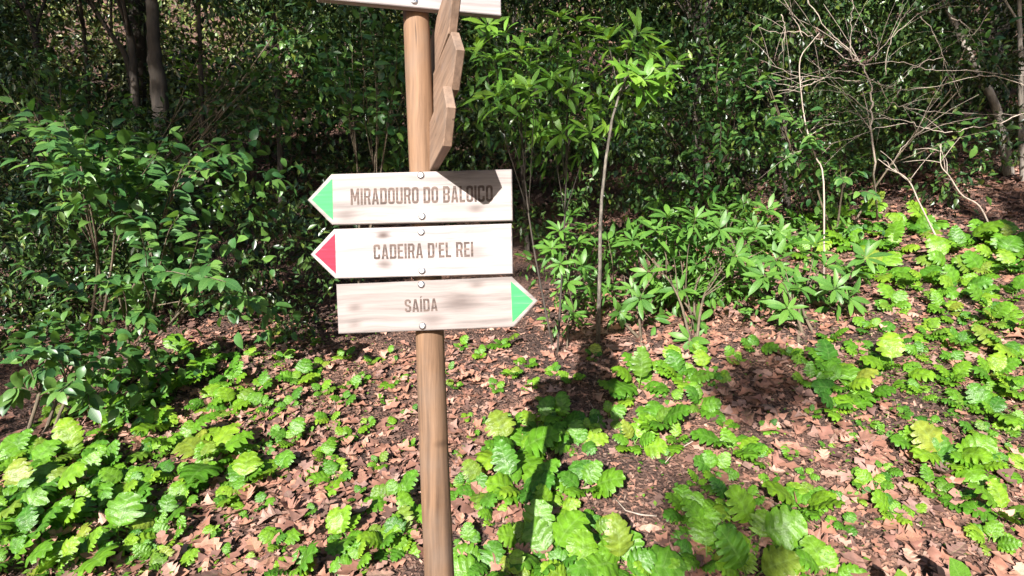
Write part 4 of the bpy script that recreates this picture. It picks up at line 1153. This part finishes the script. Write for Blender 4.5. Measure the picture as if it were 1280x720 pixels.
mass('undergrowth', 'dense small-leaved evergreen undergrowth at the edge of the wood', 430, 5.4, 7.6, 170, .08, .42, 4.4, hole_near, 31)
def hole_left(px, py, y, r_):
    return px > 430 or py < 210 or (px > 200 and r_.random() < .6)
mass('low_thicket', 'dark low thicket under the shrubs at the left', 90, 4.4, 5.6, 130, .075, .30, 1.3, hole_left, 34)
def hole_far(px, py, y, r_):
    if 60 < px < 300 and py < 90: return r_.random() < .75
    return False
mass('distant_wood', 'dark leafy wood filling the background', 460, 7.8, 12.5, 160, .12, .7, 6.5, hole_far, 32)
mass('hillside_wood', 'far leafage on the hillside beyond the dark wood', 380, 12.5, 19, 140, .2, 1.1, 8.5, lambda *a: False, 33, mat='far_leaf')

# ------------------------------------------------------------------ canopy over the wood and the tall trees behind the path
def big_tree(label, x, y, r0, base_z, clumps, seed, cr=(3.0, 2.4, 2.6), per=170, leaf=.15, cheight=12.0, clump_r=(.6, 1.15), extra=(), group='tall trees along the path'):
    r_ = random.Random(seed)
    g = Vector((x, y, tz(x, y)))
    root = thing('tall_tree', label, 'tree', g, group)
    pth = smooth_path([g - Vector((0, 0, .1)), g + Vector((.15, 0, 3)), g + Vector((-.1, .1, 6.5)), g + Vector((.1, 0, cheight - g.z))], 22)
    tube('trunk', pth, [r0 * (1.15 - .035 * i) for i in range(22)], M['bark_dark'], root, 12, .1, seed)
    cc = []
    for _ in range(clumps):
        h = r_.random() ** 1.2
        w = math.sqrt(max(1 - (h * 1.05 - .3) ** 2, .05)) * math.sqrt(r_.random()); an = r_.uniform(0, 6.28)
        cc.append(np.array([x + cr[0] * w * math.cos(an), y + cr[1] * w * math.sin(an), base_z + h * 2 * cr[2] + (w * w) * .5]))
    cc += [np.array(e) for e in extra]
    for j in range(9):
        e = Vector(cc[(j * 5) % len(cc)]); a = pth[min(21, 13 + j)]
        tube('limb', smooth_path([a, a.lerp(e, .5) + Vector((0, 0, .3)), e], 7), [r0 * .4 * (1 - .12 * q) for q in range(7)], M['bark_dark'], root, 6, .1, seed)
    leaf_cloud('crown', cc, [r_.uniform(*clump_r) if i < clumps else r_.uniform(.3, .55) for i in range(len(cc))], [per if i < clumps else 120 for i in range(len(cc))], leaf, M['canopy_leaf'], root, off=tuple(g))
    return root
# leaf clumps added to the unseen row, each sunward of a spot to darken
def shade_pt(g, plane=-9.0):
    t = (g.y - plane) / -TO_SUN.y
    return tuple(g + TO_SUN * t)
def shade_at(px, py): return shade_pt(hit(px, py))
SHADE_CLUMPS = {4: [shade_at(*q) for q in ((965, 468), (940, 490), (900, 655))] + [shade_pt(P(a, b, 6.4)) for a, b in ((620, 230), (680, 270), (640, 320), (700, 330), (590, 360), (760, 250), (860, 190), (760, 330), (1120, 150), (1180, 190))] + [shade_pt(P(a, b, 8.2)) for a in (560, 600, 640, 800, 850, 900) for b in (180, 230, 290, 350)],
       3: [shade_at(*q) for q in ((30, 520), (10, 480))] + [shade_pt(P(a, b, 6.4)) for a, b in ((340, 230), (380, 270), (430, 220), (460, 280), (500, 250), (500, 330), (440, 330), (390, 330), (300, 260), (340, 300))] + [shade_pt(P(a, b, 9)) for a in (240, 290, 340, 390, 440, 490) for b in (150, 200, 250, 310, 360)] + [shade_pt(P(a, b, 6)) for a in (20, 70, 120, 170) for b in (250, 300)]}
ROW = ((-21.5, -8.5, 7.8, 60, 2.9), (-17.0, -9.2, 7.9, 60, 2.9), (-12.8, -9.0, 8.4, 56, 2.9), (-8.2, -9.4, 9.0, 84, 4.2), (-.4, -9.5, 9.3, 78, 4.4))  # unseen trees
for k, (x, y, bz, cl, cw) in enumerate(ROW):
    big_tree(f'tall leafy tree behind the viewer, {ORD[k]} of the row from the left', x, y, .17, bz, cl, 70 + k, cr=(cw, 2.2, 2.8), per=300, clump_r=(.45, .85), cheight=bz + 3.5,
             extra=SHADE_CLUMPS.get(k, ()))
for k, (x, y) in enumerate(((-10, 10), (-6, 9), (-1.5, 10), (3, 9.5), (7.5, 9), (11, 10))):
    big_tree(f'tall tree over the dark wood, {ORD[k]} from left, crown above the picture', x, y, .14, 5.4 + .33 * (y - 6), 30, 90 + k, cr=(2.8, 2.6, 1.5), cheight=7.6 + .33 * (y - 6), group='tall trees over the wood')
